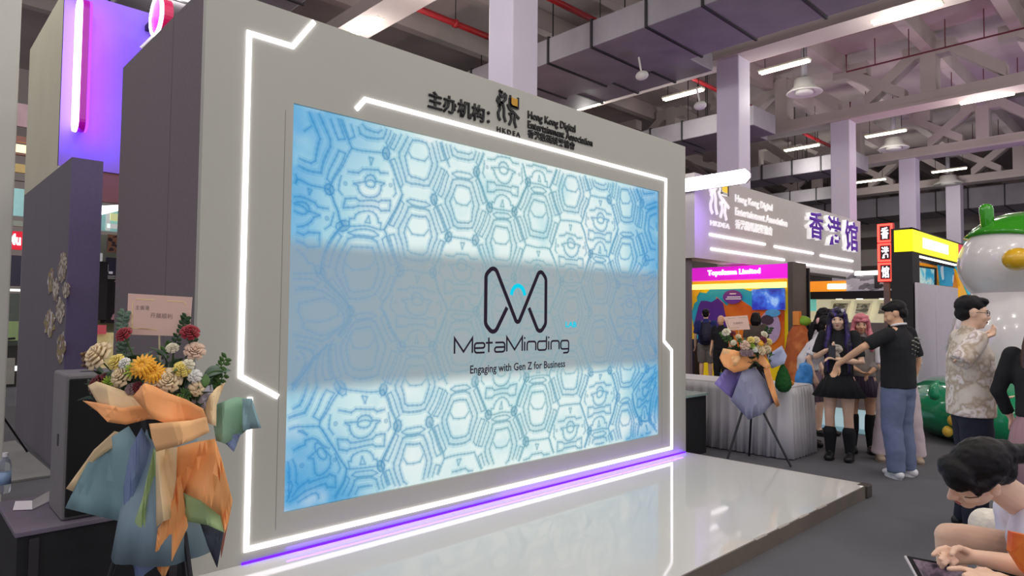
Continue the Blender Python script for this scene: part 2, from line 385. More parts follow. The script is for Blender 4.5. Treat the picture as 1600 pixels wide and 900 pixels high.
for k, (x, y0, y1) in enumerate([(19.2, -1, 6.2), (27.6, -2, 6), (22.3, -1, 4.3), (36, -3, 5)]):
    t = thing('conduit_run', ['thin dark conduit hung before the openwork truss', 'thin dark conduit hung right of the third column', 'thin dark conduit crossing the openwork truss', 'far thin conduit below the second truss'][k], 'conduit', (x, y0, 10), group='thin dark conduits')
    MB().tube([(x, y0, 10.0), (x, y1, 10.0), (x, y1, 10.6)], .03, 6).build('conduit', THINP, t)
    for q in range(int(y1-y0)): MB().tube([(x, y0+q+.4, 10.0), (x, y0+q+.4, 10.9)], .016, 5).build('drop_rod', THINP, t)
def speaker_horn(px, py, x, label):
    p = on(px, py, 'x', x); t = thing('ceiling_camera', label, 'camera', p)
    MB().ell(p, (.13, .18, .12)).build('camera_body', OFFW, t, True)
    MB().tube([p, p+Vector((0, .1, .5))], .025, 6).build('bracket', OFFW, t)
speaker_horn(1003, 118, 12.5, 'white projector-like box hung under the widest duct')
speaker_horn(1094, 165, 14.5, 'small white camera hung beside the second column')

# ================================================================== stage backdrop with the video wall
L, H, SH = 5.016, 3.413, .105
bd = thing('stage_backdrop', 'tall white backdrop wall with light lines framing a video wall', 'backdrop', (2.5, .9, 0))
F = (0, 0, 0); UX, UZ = X, Z
sx0, sx1, sz0, sz1 = .529, 4.511, .349, 2.851
fp = MB()
for a in ((0, sx0, 0, H), (sx1, L, 0, H), (sx0, sx1, 0, sz0), (sx0, sx1, sz1, H)): fp.box(a[0], a[1], 0, .05, a[2], a[3])
fp.build('front_panel', WHITE, bd)
ys = on(263, 300, 'x', 0).y
MB().box(.004, L-.004, .05, .9, 0, H-.006).build('inner_frame', DGREY, bd)
MB().box(0, .02, .05, ys-.004, 0, H).build('side_panel', DGREY, bd)
MB().box(0, .02, ys+.004, 1.80, 0, H).build('side_panel', DGREY, bd)
MB().box(L-.02, L, .05, 1.80, 0, H).build('side_panel', DGREY, bd)
MB().box(.02, L-.02, 1.78, 1.80, 0, H).build('rear_panel', DGREY, bd)
MB().box(.02, L-.02, .9, 1.78, H-.02, H-.005).build('top_panel', DGREY, bd)
SEAM = mat('panel_joint', (120,118,115), .8, var=0)
for x in (.478, 4.56): MB().box(x-.0015, x+.0015, -.0006, .01, .26, H-.62).build('panel_joint', SEAM, bd)
def ledline(pts, name='light_line'):
    o = MB().strip(pts, .029, (0, 0, 0), UX, UZ, .009).build(name, LED, bd); o['label'] = 'glowing white light line'; return o
ledline([(.65, 3.40), (.512, 3.20), (.243, 3.20), (.245, 1.185), (.472, 1.05)])
ledline([(.961, 2.908), (1.027, 2.99), (4.63, 2.99), (4.597, 1.30), (4.737, 1.204), (4.737, .187), (.305, .187), (.303, 1.06)])
VIO = glow('violet_led', (96,30,255), 2.2)
o = MB().box(.28, L-.02, -.012, 0, SH, SH+.012).build('violet_base_light', VIO, bd); o['label'] = 'violet light line at the foot of the wall'
lamp('violet_wash', 'AREA', (2.75, -.008, SH+.045), 4.5, (.13, .015, 1), bd, 4.4, .012, (R(-35), 0, 0))
lamp('violet_wash', 'AREA', (3.6, -.06, SH+.012), 1.6, (.22, .05, 1), bd, 2.6, .02, (R(125), 0, 0))
# lettering of the organiser line
INK = mat('black_acrylic_letter', (16,15,17), .45, var=0)
GOLD = mat('golden_square', (206,150,24), .5, var=.04)
text('sign_lettering', '主办机构：', INK, (1.545, 0, 3.05), UX, UZ, .60, None, bd, .012, .02)['label'] = 'black Chinese lettering'
def hk_logo(o, ux, uy, s, parent, ink, gold, d=.012, edge=None):
    """brush-drawn two-figure emblem, 1 wide by 1.15 tall, scaled by s"""
    m = MB(); wd = .085
    def st(pts): m.strip([(x*s, y*s) for x, y in pts], wd*s, o, ux, uy, d)
    st([(.08,1.12),(.16,1.05),(.24,1.08)]); st([(.14,1.1),(.12,.98),(.2,.92),(.34,.98)])
    st([(.3,1.06),(.38,1.0),(.36,.86),(.24,.74),(.12,.68),(.06,.56)]); st([(.06,.86),(.12,.74),(.26,.66),(.3,.52),(.3,.3),(.38,.12)])
    st([(.06,.9),(.0,.76),(.1,.62),(.12,.5),(.04,.36),(.06,.22),(.14,.12)])
    st([(.56,.96),(.56,.78),(.66,.7),(.9,.7)]); st([(.46,.74),(.54,.6),(.7,.54),(.86,.44),(1.0,.36)])
    st([(.52,.42),(.7,.5)]); st([(.62,.46),(.64,.26),(.54,.06)]); st([(.8,.42),(.78,.2),(.86,.02)])
    m.build('emblem_strokes', ink, parent)
    g = MB(); g.prism([(x*s, y*s) for x, y in ((.6,.74),(.92,.72),(.92,1.02),(.82,.99),(.72,.99),(.6,1.03))], o, ux, uy, d*.8); g.build('emblem_square', gold, parent)
    e = MB(); e.strip([(x*s, y*s) for x, y in ((.58,1.06),(.58,.72),(.94,.70),(.94,1.06))], .06*s, o, ux, uy, d); e.build('emblem_square_outline', edge or ink, parent)
hk_logo((2.225, 0, 3.082), UX, UZ, .245, bd, INK, GOLD)
text('sign_lettering', 'HKDEA', INK, (2.225, 0, 3.017), UX, UZ, .26, .040, bd, .008, .012, 1.35)
text('sign_lettering', 'Hong Kong Digital', INK, (2.572, 0, 3.178), UX, UZ, .605, .085, bd, .01, .018)
text('sign_lettering', 'Entertainment Association', INK, (2.572, 0, 3.115), UX, UZ, .845, .066, bd, .01, .018)
text('sign_lettering', '香港數碼娛樂協會', INK, (2.572, 0, 3.036), UX, UZ, .60, .072, bd, .01, .014)

# ---- the video wall
sc = thing('video_wall', 'large bright screen showing a pale blue honeycomb pattern and a brand title', 'screen', (2.52, .0, 1.6))
def screen_mat():
    m = bpy.data.materials.new('screen_picture'); m.use_nodes = True; N = m.node_tree.nodes; K = m.node_tree.links; N.clear()
    tc = N.new('ShaderNodeTexCoord'); sp = N.new('ShaderNodeSeparateXYZ'); K.new(tc.outputs['Object'], sp.inputs[0])
    def math_(op, a, b=None, cl=False):
        n = N.new('ShaderNodeMath'); n.operation = op; n.use_clamp = cl
        for i, q in enumerate((a, b)):
            if q is None: continue
            if isinstance(q, (int, float)): n.inputs[i].default_value = q
            else: K.new(q, n.inputs[i])
        return n.outputs[0]
    def rng(v, a, b):
        n = N.new('ShaderNodeMapRange'); n.interpolation_type = 'SMOOTHSTEP'; n.inputs[1].default_value = a; n.inputs[2].default_value = b; K.new(v, n.inputs[0]); return n.outputs[0]
    def mix(f, a, b):
        n = N.new('ShaderNodeMix'); n.data_type = 'RGBA'; K.new(f, n.inputs[0])
        for i, q in ((6, a), (7, b)):
            if isinstance(q, tuple): n.inputs[i].default_value = (*lin(q), 1)
            else: K.new(q, n.inputs[i])
        return n.outputs[2]
    def nz(s, d=3, off=0):
        mp = N.new('ShaderNodeMapping'); mp.inputs[1].default_value = (off, 0, off); K.new(tc.outputs['Object'], mp.inputs[0])
        n = N.new('ShaderNodeTexNoise'); n.inputs['Scale'].default_value = s; n.inputs['Detail'].default_value = d; K.new(mp.outputs[0], n.inputs['Vector']); return n.outputs['Fac']
    x, z = sp.outputs[0], sp.outputs[2]
    ax = math_('ABSOLUTE', x); az = math_('ABSOLUTE', z)
    big = math_('MULTIPLY', math_('SUBTRACT', nz(1.1), .5), 1.3)
    edge = rng(math_('ADD', math_('ADD', ax, math_('MULTIPLY', az, .35)), big), .9, 2.45)
    edge2 = rng(math_('ADD', math_('ADD', ax, math_('MULTIPLY', az, .55)), big), 1.7, 2.65)
    c = mix(edge, (230,246,243), (176,222,230)); c = mix(edge2, c, (84,166,216))
    cl = math_('MULTIPLY', rng(nz(3.2, 3, 4.0), .46, .75), .55); c = mix(cl, c, (168,218,228))
    glowc = math_('MULTIPLY', rng(nz(2.1, 2, 9.0), .52, .75), .8); c = mix(glowc, c, (240,247,244))
    dz = math_('ABSOLUTE', math_('ADD', z, .062))
    band = math_('SUBTRACT', 1.0, rng(dz, .40, .53)); bb = math_('MULTIPLY', band, .93)
    bandcol = mix(rng(ax, .6, 2.0), (150,163,168), (136,158,174))
    c = mix(bb, c, bandcol)
    e = N.new('ShaderNodeEmission'); K.new(c, e.inputs[0]); e.inputs[1].default_value = .93
    g = N.new('ShaderNodeBsdfPrincipled'); g.inputs['Base Color'].default_value = (.01,.01,.012,1); g.inputs['Roughness'].default_value = .45
    ad = N.new('ShaderNodeAddShader'); K.new(e.outputs[0], ad.inputs[0]); K.new(g.outputs[0], ad.inputs[1])
    o = N.new('ShaderNodeOutputMaterial'); K.new(ad.outputs[0], o.inputs[0]); return m
MB().box(sx0+.004, sx1-.004, .012, .05, sz0+.004, sz1-.004).build('screen_panel', screen_mat(), sc)
def line_mat(name, base_alpha, col_c, col_e):
    m = bpy.data.materials.new(name); m.use_nodes = True; N = m.node_tree.nodes; K = m.node_tree.links; N.clear()
    tc = N.new('ShaderNodeTexCoord'); sp = N.new('ShaderNodeSeparateXYZ'); K.new(tc.outputs['Object'], sp.inputs[0])
    a = N.new('ShaderNodeMath'); a.operation = 'ABSOLUTE'; K.new(sp.outputs[0], a.inputs[0])
    r1 = N.new('ShaderNodeMapRange'); r1.inputs[1].default_value = .3; r1.inputs[2].default_value = 1.9; K.new(a.outputs[0], r1.inputs[0])
    mx = N.new('ShaderNodeMix'); mx.data_type = 'RGBA'; K.new(r1.outputs[0], mx.inputs[0]); mx.inputs[6].default_value = (*lin(col_c), 1); mx.inputs[7].default_value = (*lin(col_e), 1)
    ad = N.new('ShaderNodeMath'); ad.operation = 'ADD'; ad.inputs[1].default_value = .062; K.new(sp.outputs[2], ad.inputs[0])
    ab = N.new('ShaderNodeMath'); ab.operation = 'ABSOLUTE'; K.new(ad.outputs[0], ab.inputs[0])
    r2 = N.new('ShaderNodeMapRange'); r2.inputs[1].default_value = .40; r2.inputs[2].default_value = .52; r2.inputs[3].default_value = base_alpha*.26; r2.inputs[4].default_value = base_alpha; K.new(ab.outputs[0], r2.inputs[0])
    e = N.new('ShaderNodeEmission'); K.new(mx.outputs[2], e.inputs[0]); e.inputs[1].default_value = .95
    t = N.new('ShaderNodeBsdfTransparent'); ms = N.new('ShaderNodeMixShader'); K.new(r2.outputs[0], ms.inputs[0]); K.new(t.outputs[0], ms.inputs[1]); K.new(e.outputs[0], ms.inputs[2])
    o = N.new('ShaderNodeOutputMaterial'); K.new(ms.outputs[0], o.inputs[0]); return m
thin = MB(); soft = MB(); blob = MB()
def warp(p):
    e = max(0, abs(p.x-2.52)-1.0)/1.0; l = 1.0 if p.x < 2.52 else .75; a = .012+.30*l*e*e
    q = Vector((p.x*1.9, p.y*1.9, 3.3)); h = Vector((p.x*9, p.y*9, 1.3)); j = .014
    return Vector((p.x + 1.5*a*noise.noise(q)+j*noise.noise(h), p.y + a*noise.noise(q+Vector((9,4,1)))+j*noise.noise(h+Vector((3,8,2)))))
def ribbon(mb, pts, wd, closed=False, y=.0):
    q = []
    P2 = pts + ([pts[0]] if closed else [])
    for a, b in zip(P2, P2[1:]):
        a, b = Vector(a), Vector(b); n = max(1, int((b-a).length/.03))
        q += [a.lerp(b, i/n) for i in range(n)]
    q.append(Vector(P2[-1])); q = [warp(p) for p in q]
    for a, b in zip(q, q[1:]):
        if min(a.x, b.x) < sx0+.02 or max(a.x, b.x) > sx1-.02 or min(a.y, b.y) < sz0+.02 or max(a.y, b.y) > sz1-.02: continue
        d = b-a
        if d.length < 1e-6: continue
        n = Vector((-d.y, d.x)).normalized()*wd/2; d = d.normalized()*wd*.3
        mb.add([(v.x, y, v.y) for v in (a-n-d, b-n+d, b+n+d, a+n-d)], [(0,1,2,3)])
def dot(mb, c, r, y, ry=None):
    c = warp(Vector(c))
    if sx0+r < c.x < sx1-r and sz0+r < c.y < sz1-r:
        mb.add([(c.x+r*math.cos(k*math.pi/6), y, c.y+(ry or r)*math.sin(k*math.pi/6)) for k in range(12)], [tuple(range(12))])
def both(pts, closed=False, wd=.011):
    wd = .004+wd*1.05; ribbon(soft, pts, wd*2.9, closed, .0100); ribbon(thin, pts, wd, closed, .0085)
def arc(cx, cz, r, a0, a1, n=10, rz=None): return [(cx+r*math.cos(R(a0+(a1-a0)*i/n)), cz+(rz or r)*math.sin(R(a0+(a1-a0)*i/n))) for i in range(n+1)]
rs = random.Random(3)
for ci in range(-1, 12):
    for ri in range(-1, 7):
        cx = .24+ci*.4145; cz = .24+ri*.538+(ci % 2)*.269; T = lambda pts: [(cx+x, cz+z) for x, z in pts]
        win = (ci+2*ri) % 3 != 1 if rs.random() < .8 else rs.random() < .5
        hx = [(.277*math.cos(R(60*k)), .311*math.sin(R(60*k))) for k in range(6)]
        if win:
            both(T([(-.062,.135),(.062,.135),(.085,.10),(.12,0),(.085,-.12),(.055,-.14),(-.055,-.14),(-.085,-.12),(-.12,0),(-.085,.1)]), True)
            both(T([(-.09,.045),(-.055,.0),(0,-.005),(.055,.0),(.09,.045)]), wd=.007)
            both(T([(-.09,.18),(-.05,.195),(.05,.195),(.09,.18),(.165,.02),(.165,-.02),(.10,-.175),(.05,-.185),(-.05,-.185),(-.10,-.175),(-.165,-.02),(-.165,.02)]), True, .013)
            both(T([(-.10,.225),(-.06,.245),(.06,.245),(.10,.225),(.06,.205),(-.06,.205)]), True, .008)
            for sx in (-1, 1):
                for sz in (-1, 1): both(T([(sx*.205,sz*.03),(sx*.13,sz*.2),(sx*.155,sz*.225),(sx*.24,sz*.04)]), True, .008)
        else:
            both(T([(-.165,-.055),(-.165,-.135),(-.10,-.135),(-.075,-.115),(.075,-.115),(.10,-.135),(.165,-.135),(.165,-.055),(.10,-.055),(.075,-.075),(-.075,-.075),(-.10,-.055)]), True)
            both(T(arc(0, .04, .095, 180, 360)+[(.125,.06),(.06,.075)]+arc(0, .07, .05, 0, 180, 6)+[(-.125,.06)]), True, .010)
            both(T(arc(0, .055, .045, 0, 360, 12, .03)), True, .007)
            both(T([(-.16,.13),(-.09,.13),(-.06,.155),(.06,.155),(.09,.13),(.16,.13)]), False, .010)
            both(T([(-.11,-.27),(-.11,-.22)]+arc(0, -.22, .085, 180, 0, 8, .07)+[(.11,-.22),(.11,-.27)]), False, .008)
            both(T([(-.017,.235),(.017,.235),(0,.19)]), True, .006); both(T([(-.017,-.245),(.017,-.245),(0,-.19)]), True, .006)
            for sx in (-1, 1): dot(blob, (cx+sx*.175, cz+.05), .018, .0092); both(T([(sx*.2,.1),(sx*.215,.0),(sx*.19,-.03)]), False, .007)
            both(T(hx), True, .008)
        for k in ((0, 1) if rs.random() < .45 else (rs.choice((0, 1)),) if rs.random() < .6 else ()): dot(blob, (cx+hx[k][0], cz+hx[k][1]), .034, .0092, .04); both([(cx+hx[k][0]+.034*math.cos(q*.7), cz+hx[k][1]+.04*math.sin(q*.7)) for q in range(9)], True, .008)
        both(T([hx[0], hx[1]]) if win else T([hx[0], hx[5]]), False, .010)
for mb_, nm, mt in ((soft, 'screen_pattern_shade', line_mat('pattern_shade', .20, (120,192,206), (60,152,208))), (thin, 'screen_pattern_line', line_mat('pattern_line', .47, (84,148,168), (50,138,200))), (blob, 'screen_pattern_dot', line_mat('pattern_dot', .42, (96,152,172), (58,138,196)))):
    o = mb_.build(nm, mt, sc); o['kind'] = 'stuff'
DARKPIX = glow('dark_screen_ink', (42,34,46), 1); CYANPIX = glow('cyan_screen_ink', (20,208,236), 1)
YS = .0065
def stroke(name, lines, wd, mt):
    m = MB()
    for pts, cl in lines: m.strip(pts, wd, (0, YS, 0), UX, UZ, .001, cl)
    return m.build(name, mt, sc)
def rounded(pts, r, closed=False, n=6):
    out = []; m = len(pts)
    for i, p in enumerate(pts):
        if not closed and i in (0, m-1): out.append(p); continue
        p = Vector(p); a = Vector(pts[i-1])-p; b = Vector(pts[(i+1) % m])-p
        half = a.angle(b)/2; t = min(r/math.tan(half), a.length*.49, b.length*.49); rr = t*math.tan(half)
        A = p+a.normalized()*t; B = p+b.normalized()*t; c = p+(a.normalized()+b.normalized()).normalized()*(rr/math.sin(half))
        v0 = A-c; v1 = B-c; an = v0.angle(v1); sg = 1 if v0.x*v1.y-v0.y*v1.x > 0 else -1
        for k in range(n+1):
            q = sg*an*k/n; out.append(tuple(c+Vector((v0.x*math.cos(q)-v0.y*math.sin(q), v0.x*math.sin(q)+v0.y*math.cos(q)))))
    return out
stroke('logo_letter', [(rounded([(2.365,1.615),(2.225,1.395),(2.135,1.48),(2.135,1.87),(2.225,1.945),(2.47,1.50),(2.50,1.50),(2.745,1.945),(2.818,1.87),(2.818,1.48),(2.74,1.395),(2.615,1.615)], .062), False)], .034, DARKPIX)
stroke('logo_arch', [(arc(2.488, 1.70, .078, 170, 10, 12, .095), False)], .034, CYANPIX)
text('logo_small_text', 'LAB', CYANPIX, (3.075, YS, 1.452), UX, UZ, .145, .05, sc, .001, .03)
# wide outlined title drawn letter by letter: M e t a M i n d i n g
hx_, lw = .115, .015; base = 1.262
def title():
    out = []; x = 1.83; sp_ = .022; h = .074
    for ch, wd in (('M',.17),('e',.10),('t',.06),('a',.105),('M',.17),('i',.012),('n',.10),('d',.105),('i',.012),('n',.10),('g',.10)):
        T = lambda pts, cl=False: out.append((rounded([(x+px*wd, base+pz) for px, pz in pts], .022, cl, 4), cl))
        if ch == 'M': out.append(([(x, base), (x, base+hx_), (x+wd/2, base+.012), (x+wd, base+hx_), (x+wd, base)], False))
        if ch == 'e': T([(1,0),(0,0),(0,h),(1,h),(1,h*.48),(.05,h*.48)])
        if ch == 't': out.append(([(x+.02, base+hx_), (x+.02, base)], False)); out.append(([(x-.01, base+h), (x+.06, base+h)], False))
        if ch == 'a': T([(.05,h),(1,h),(1,0),(0,0),(0,h*.5),(1,h*.5)])
        if ch == 'i': out.append(([(x+.005, base), (x+.005, base+h)], False)); out.append(([(x+.005, base+.097), (x+.005, base+.112)], False))
        if ch == 'n': T([(0,0),(0,h),(1,h),(1,0)])
        if ch == 'd': T([(1,hx_),(1,0),(0,0),(0,h),(.98,h)])
        if ch == 'g': T([(1,h*.02),(0,h*.02),(0,h),(1,h),(1,-.032),(.3,-.032)])
        x += wd+sp_
    k = (3.115-1.83)/(x-sp_-1.83)
    return [([(1.83+(px-1.83)*k, pz) for px, pz in pts], cl) for pts, cl in out]
stroke('title_lettering', title(), lw, DARKPIX)
text('tagline_lettering', 'Engaging with Gen Z for Business', DARKPIX, (1.985, YS, 1.085), UX, UZ, 1.085, .083, sc, .001, .012)

# ---- stage platform
GLOSS = mat('glossy_white_floor', (218,217,213), .05, var=.02, scale=1.2, spec=.32)
SKIRT = mat('taupe_stage_edge', (112,104,94), .55, var=.1, scale=5)
st = thing('stage_platform', 'low stage with a mirror-glossy white top and taupe edge', 'stage', (2.5, -.9, 0))
MB().box(0, L, -1.80, 0, SH-.012, SH).build('stage_top', GLOSS, st)
MB().box(.02, L-.02, -1.78, -.02, 0, SH-.012).build('stage_frame', BLACK, st)
MB().box(0, L, -1.812, -1.80, 0, SH).build('edge_trim', SKIRT, st)
MB().box(L, L+.012, -1.812, 0, 0, SH).build('edge_trim', SKIRT, st)
MB().box(-.012, 0, -1.812, 0, 0, SH).build('edge_trim', SKIRT, st)
MB().quadbox((L-.09, -1.83, 0), (L+.03, -1.83, 0), (L+.03, -1.74, 0), (L-.09, -1.74, 0), (0, 0, SH+.004)).build('corner_guard', mat('dark_corner_guard', (70,64,58), .5), st, bev=.01)
for k in range(4): 
    x = 2.9+k*.34; MB().box(x, x+.16, -1.8135, -1.79, SH-.004, SH+.0015).build('edge_tape', mat('scuffed_tape', (170,160,150), .4, var=.2, scale=30), st)
# ================================================================== left of the backdrop
# black flight case with the loudspeaker on it
CASE = mat('black_felt_board', (26,25,28), .85, var=.15, scale=20)
PURPT = mat('grey_violet_board', (112,104,118), .7, var=.06, scale=9)
ct = thing('flight_case', 'low black case with a grey top beside the backdrop', 'case', (-.39, .36, 0))
MB().box(-.765, -.012, .03, .70, 0, .485).build('case_body', CASE, ct, bev=.006)
MB().box(-.775, -.006, .02, .71, .485, .51).build('case_lid', PURPT, ct, bev=.004)
for x in (-.70, -.08): MB().box(x-.02, x+.02, .018, .03, .02, .47).build('corner_rail', mat('dark_rail', (48,46,50), .4), ct)
sp = thing('loudspeaker', 'black floor loudspeaker with grey sides standing on the low case', 'speaker', (-.35, .25, .51))
y1 = on(92, 620, 'x', -.585).y
MB().box(-.585, -.16, .085, .42, .51, 1.235).build('cabinet', mat('grey_speaker_cabinet', (118,116,116), .6, var=.05), sp, bev=.012)
MB().box(-.573, -.172, .062, .085, .53, 1.212).build('grille', mat('black_cloth_grille', (14,14,17), .9, var=.2, scale=80, bump=.3, bscale=500), sp, bev=.006)
MB().box(-.50, -.40, .2, .24, 1.2352, 1.237).build('handle_slot', BLACK, sp)
MB().box(-.5875, -.584, .22, .25, .86, .92).build('side_handle', BLACK, sp)
m = MB(); a = on(20, 798, 'z', .512); b = on(85, 780, 'z', .512)
pts = [on(20,798,'z',.512), on(50,797,'z',.512), on(85,780,'z',.512), on(82,765,'z',.55), on(50,783,'z',.55), on(24,784,'z',.55)]
def leaflet(u, v):
    lo = [pts[0], pts[1], pts[2]]; hi = [pts[5], pts[4], pts[3]]
    f = lambda l: l[0].lerp(l[1], u*2) if u < .5 else l[1].lerp(l[2], u*2-1)
    return f(lo).lerp(f(hi), v) + Vector((0, 0, .003))
m.sheet(leaflet, 8, 4, .002).build('folded_leaflet', mat('white_paper', (226,222,224), .7, var=.02), label='white folded leaflet lying on the low black case', cat='paper')
bt = on(6, 770, 'z', .51); bt.z = .51
t = thing('water_bottle', 'clear water bottle with a pale blue label at the left edge', 'bottle', bt)
PET = mat('clear_bottle_plastic', (225,232,238), .08, trans=.85, var=0)
MB().lathe([(.028,0),(.031,.01),(.031,.15),(.026,.18),(.012,.2),(.012,.215)], bt, 20).build('bottle_body', PET, t, True)
MB().lathe([(.0318,.05),(.0318,.12)], bt, 20).build('bottle_label', mat('pale_blue_label', (150,180,215), .4), t, True)
MB().lathe([(.0145,.205),(.0145,.228)], bt, 16).build('bottle_cap', mat('white_cap', (235,235,238), .4), t)
# plinth board on the floor and a tripod foot behind
MB().quadbox(on(-40,760,'z',.02), on(86,741,'z',.02), on(24,688,'z',.02), on(-60,700,'z',.02), (0,0,-.018)).build('floor_board', mat('pale_grey_board', (150,150,148), .6, var=.08, scale=3), label='pale grey board lying on the floor before the dark partition', cat='board')
q = on(-6, 716, 'z', .02); t = thing('light_stand', 'thin black tripod stand at the far left edge', 'stand', q)
MB().tube([q+Vector((0,0,.25)), q+Vector((0,0,1.25))], .014, 8).build('pole', BLACK, t)
for k in range(3):
    a = k*2.09+.4; MB().tube([q+Vector((0,0,.5)), q+Vector((.3*math.cos(a), .3*math.sin(a), .012))], .011, 6).build('leg', BLACK, t)
MB().tube([q+Vector((-.12,0,1.22)), q+Vector((.12,.02,1.24))], .012, 6).build('cross_bar', BLACK, t)

# dark partition with cut-out stickers
px0 = 0.0; PT = 3.03
dp = thing('booth_partition', 'dark grey partition wall with ragged stickers behind the loudspeaker', 'partition', (.13, 5, 0))
PARTM = mat('dark_partition_cloth', (104,100,106), .95, var=.05, scale=30, bump=.15, bscale=300)
nx = on(160, 300, 'y', 3.6).x
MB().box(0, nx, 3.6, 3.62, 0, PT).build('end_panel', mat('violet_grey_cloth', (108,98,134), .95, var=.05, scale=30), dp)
for k in range(3): MB().box(0, nx, 3.622+k*.97, 3.622+k*.97+.966, 0, PT).build('partition_panel', PARTM, dp)
STK = [patches('sticker_a', [(0,(190,182,170)),(.45,(120,106,96)),(.55,(158,140,110)),(.62,(210,205,196))], 14), patches('sticker_b', [(0,(200,196,190)),(.42,(132,104,96)),(.5,(150,138,80)),(.6,(96,90,100))], 12)]
rs = random.Random(5)
for k, (px, py, w_, h_) in enumerate([(98,420,14,52),(80,440,12,44),(104,455,12,30),(78,505,20,46),(95,485,14,46),(96,545,14,60),(88,455,9,40)]):
    c = on(px, py, 'x', 0); a = on(px-w_/2, py, 'x', 0).y; b = on(px+w_/2, py, 'x', 0).y; hz = on(px, py-h_/2, 'x', 0).z-c.z; hw = (a-b)/2
    n = 16; poly = []
    for i in range(n):
        q = 2*math.pi*i/n; rr = rs.uniform(.68, 1.05); poly.append((hw*rr*math.cos(q), hz*rr*math.sin(q)))
    MB().prism(poly, c, -Y, Z, .006).build('sticker', STK[k % 2], dp)

# tower of the neighbouring booth, violet lit, with pill-shaped light boxes
tw = thing('booth_tower', 'tall pale tower flooded with violet light behind the partition', 'booth', (1.3, 7.5, 0))
TY = 6.62; TX = on(97, 100, 'y', TY).x; TB = on(190, 272, 'y', TY).z
TYB = on(42, 200, 'x', TX).y
TOWM = mat('tower_cream_paint', (188,184,160), .8, var=.04, scale=1)
MB().box(TX, TX+.06, TY+.005, TYB, 0, 5.9).build('side_wall', TOWM, tw)
MB().box(TX, TX+3.0, TY, TY+.05, TB, 5.9).build('front_wall', mat('tower_front_violet_lit', (150,120,214), .75, var=.05, scale=1.5), tw)  # violet light is mixed into the colour of the front wall
MB().box(TX+.06, TX+3.0, TY+.02, TY+.07, on(180,317,'y',TY).z, TB).build('lower_band', mat('maroon_band', (128,82,88), .7, var=.04), tw)
PINKE = glow('violet_halo', (150,60,255), 2.6); MAG = mat('magenta_sign_side', (150,0,150), .35, emit=.5, var=0); WHG = glow('sign_white', (255,252,255), 4.5)
def pill(o, ux, uy, wd, ht, d, name, parent, m1):
    r = wd/2; pts = [(r*math.cos(R(a)), ht/2-r+r*math.sin(R(a))) for a in range(0, 181, 15)]+[(r*math.cos(R(a)), -ht/2+r+r*math.sin(R(a))) for a in range(180, 361, 15)]
    return MB().prism(pts, o, ux, uy, d).build(name, m1, parent)
zc0 = on(134, 205, 'y', TY-.3).z; zc1 = 5.75
vs = thing('vertical_light_sign', 'long upright pill-shaped light sign with magenta sides on the violet tower', 'sign', (on(134,100,'y',TY-.3).x, TY, zc0))
cx = on(134, 100, 'x', 0) ; xs = on(140, 100, 'y', TY-.3).x
face = on(134, 100, 'y', TY-.3)
pill((xs-.10, TY-.17, (zc0+zc1)/2), -Y, Z, .30, zc1-zc0, .035, 'glowing_face', vs, WHG)
pill((xs-.02, TY-.17, (zc0+zc1)/2), -Y, Z, .29, zc1-zc0-.01, .08, 'sign_side', vs, MAG)
pill((xs+.012, TY-.17, (zc0+zc1)/2), -Y, Z, .30, zc1-zc0-.02, .03, 'halo_back', vs, PINKE)
for z in (zc0+.2, zc1-.3): MB().box(xs-.06, xs+.03, TY-.06, TY, z, z+.06).build('bracket', DUCTD, vs)
vs.name = 'vertical_light_sign'
lamp('halo_light', 'AREA', (xs+.09, TY-.22, (zc0+zc1)/2), 26, (.13, .02, 1), vs, .2, 2.0, (0, R(-90), 0)).rotation_euler = (R(90), 0, R(-28))
lamp('halo_light', 'AREA', (xs-.17, TY-.28, (zc0+zc1)/2), 14, (.12, .02, 1), vs, .2, 2.0).rotation_euler = (R(90), 0, R(16))
rc = on(248, 26, 'y', TY-.55); rd = thing('round_light_sign', 'round pink neon sign peeking over the backdrop corner', 'sign', rc)
MB().disc((0,0), .26, rc, -Y, Z, .03, 32).build('sign_face', mat('pink_sign_face', (232,30,170), .4, emit=.9, var=.05, scale=14), rd)
MB().tube([rc+Vector((-.03, .26*math.cos(a*math.pi/16), .26*math.sin(a*math.pi/16))) for a in range(32)], .025, 8, True).build('neon_ring', WHG, rd, True)
MB().disc((0,0), .25, rc+Vector((.12,0,0)), -Y, Z, .12, 32).build('sign_drum', mat('crimson_drum', (190,10,80), .4, emit=.25), rd)
MB().tube([rc+Vector((.05,.2,-.2)), rc+Vector((.05,.5,-.2))], .02, 6).build('bracket', WHG, rd)
MB().tube([on(220,76,'y',TY-.4), on(240,57,'y',TY-.4)], .03, 6).build('white_bar', mat('white_bar', (225,222,230), .5), rd)
MB().box(rc.x-.03, rc.x+.1, rc.y+.2, TY, rc.z-.04, rc.z+.04).build('mount', DUCTD, rd)
# near white pillar at the left edge
wp = on(15, 300, 'y', 1.9)
e0 = on(16, 450, 'y', 2.1).x
MB().box(e0-.9, e0, 2.1, 2.5, 0, 4.6).build('white_pillar', mat('pillar_white', (206,206,196), .7, var=.02), label='plain white pillar filling the left edge of the picture', cat='pillar', bev=.01)
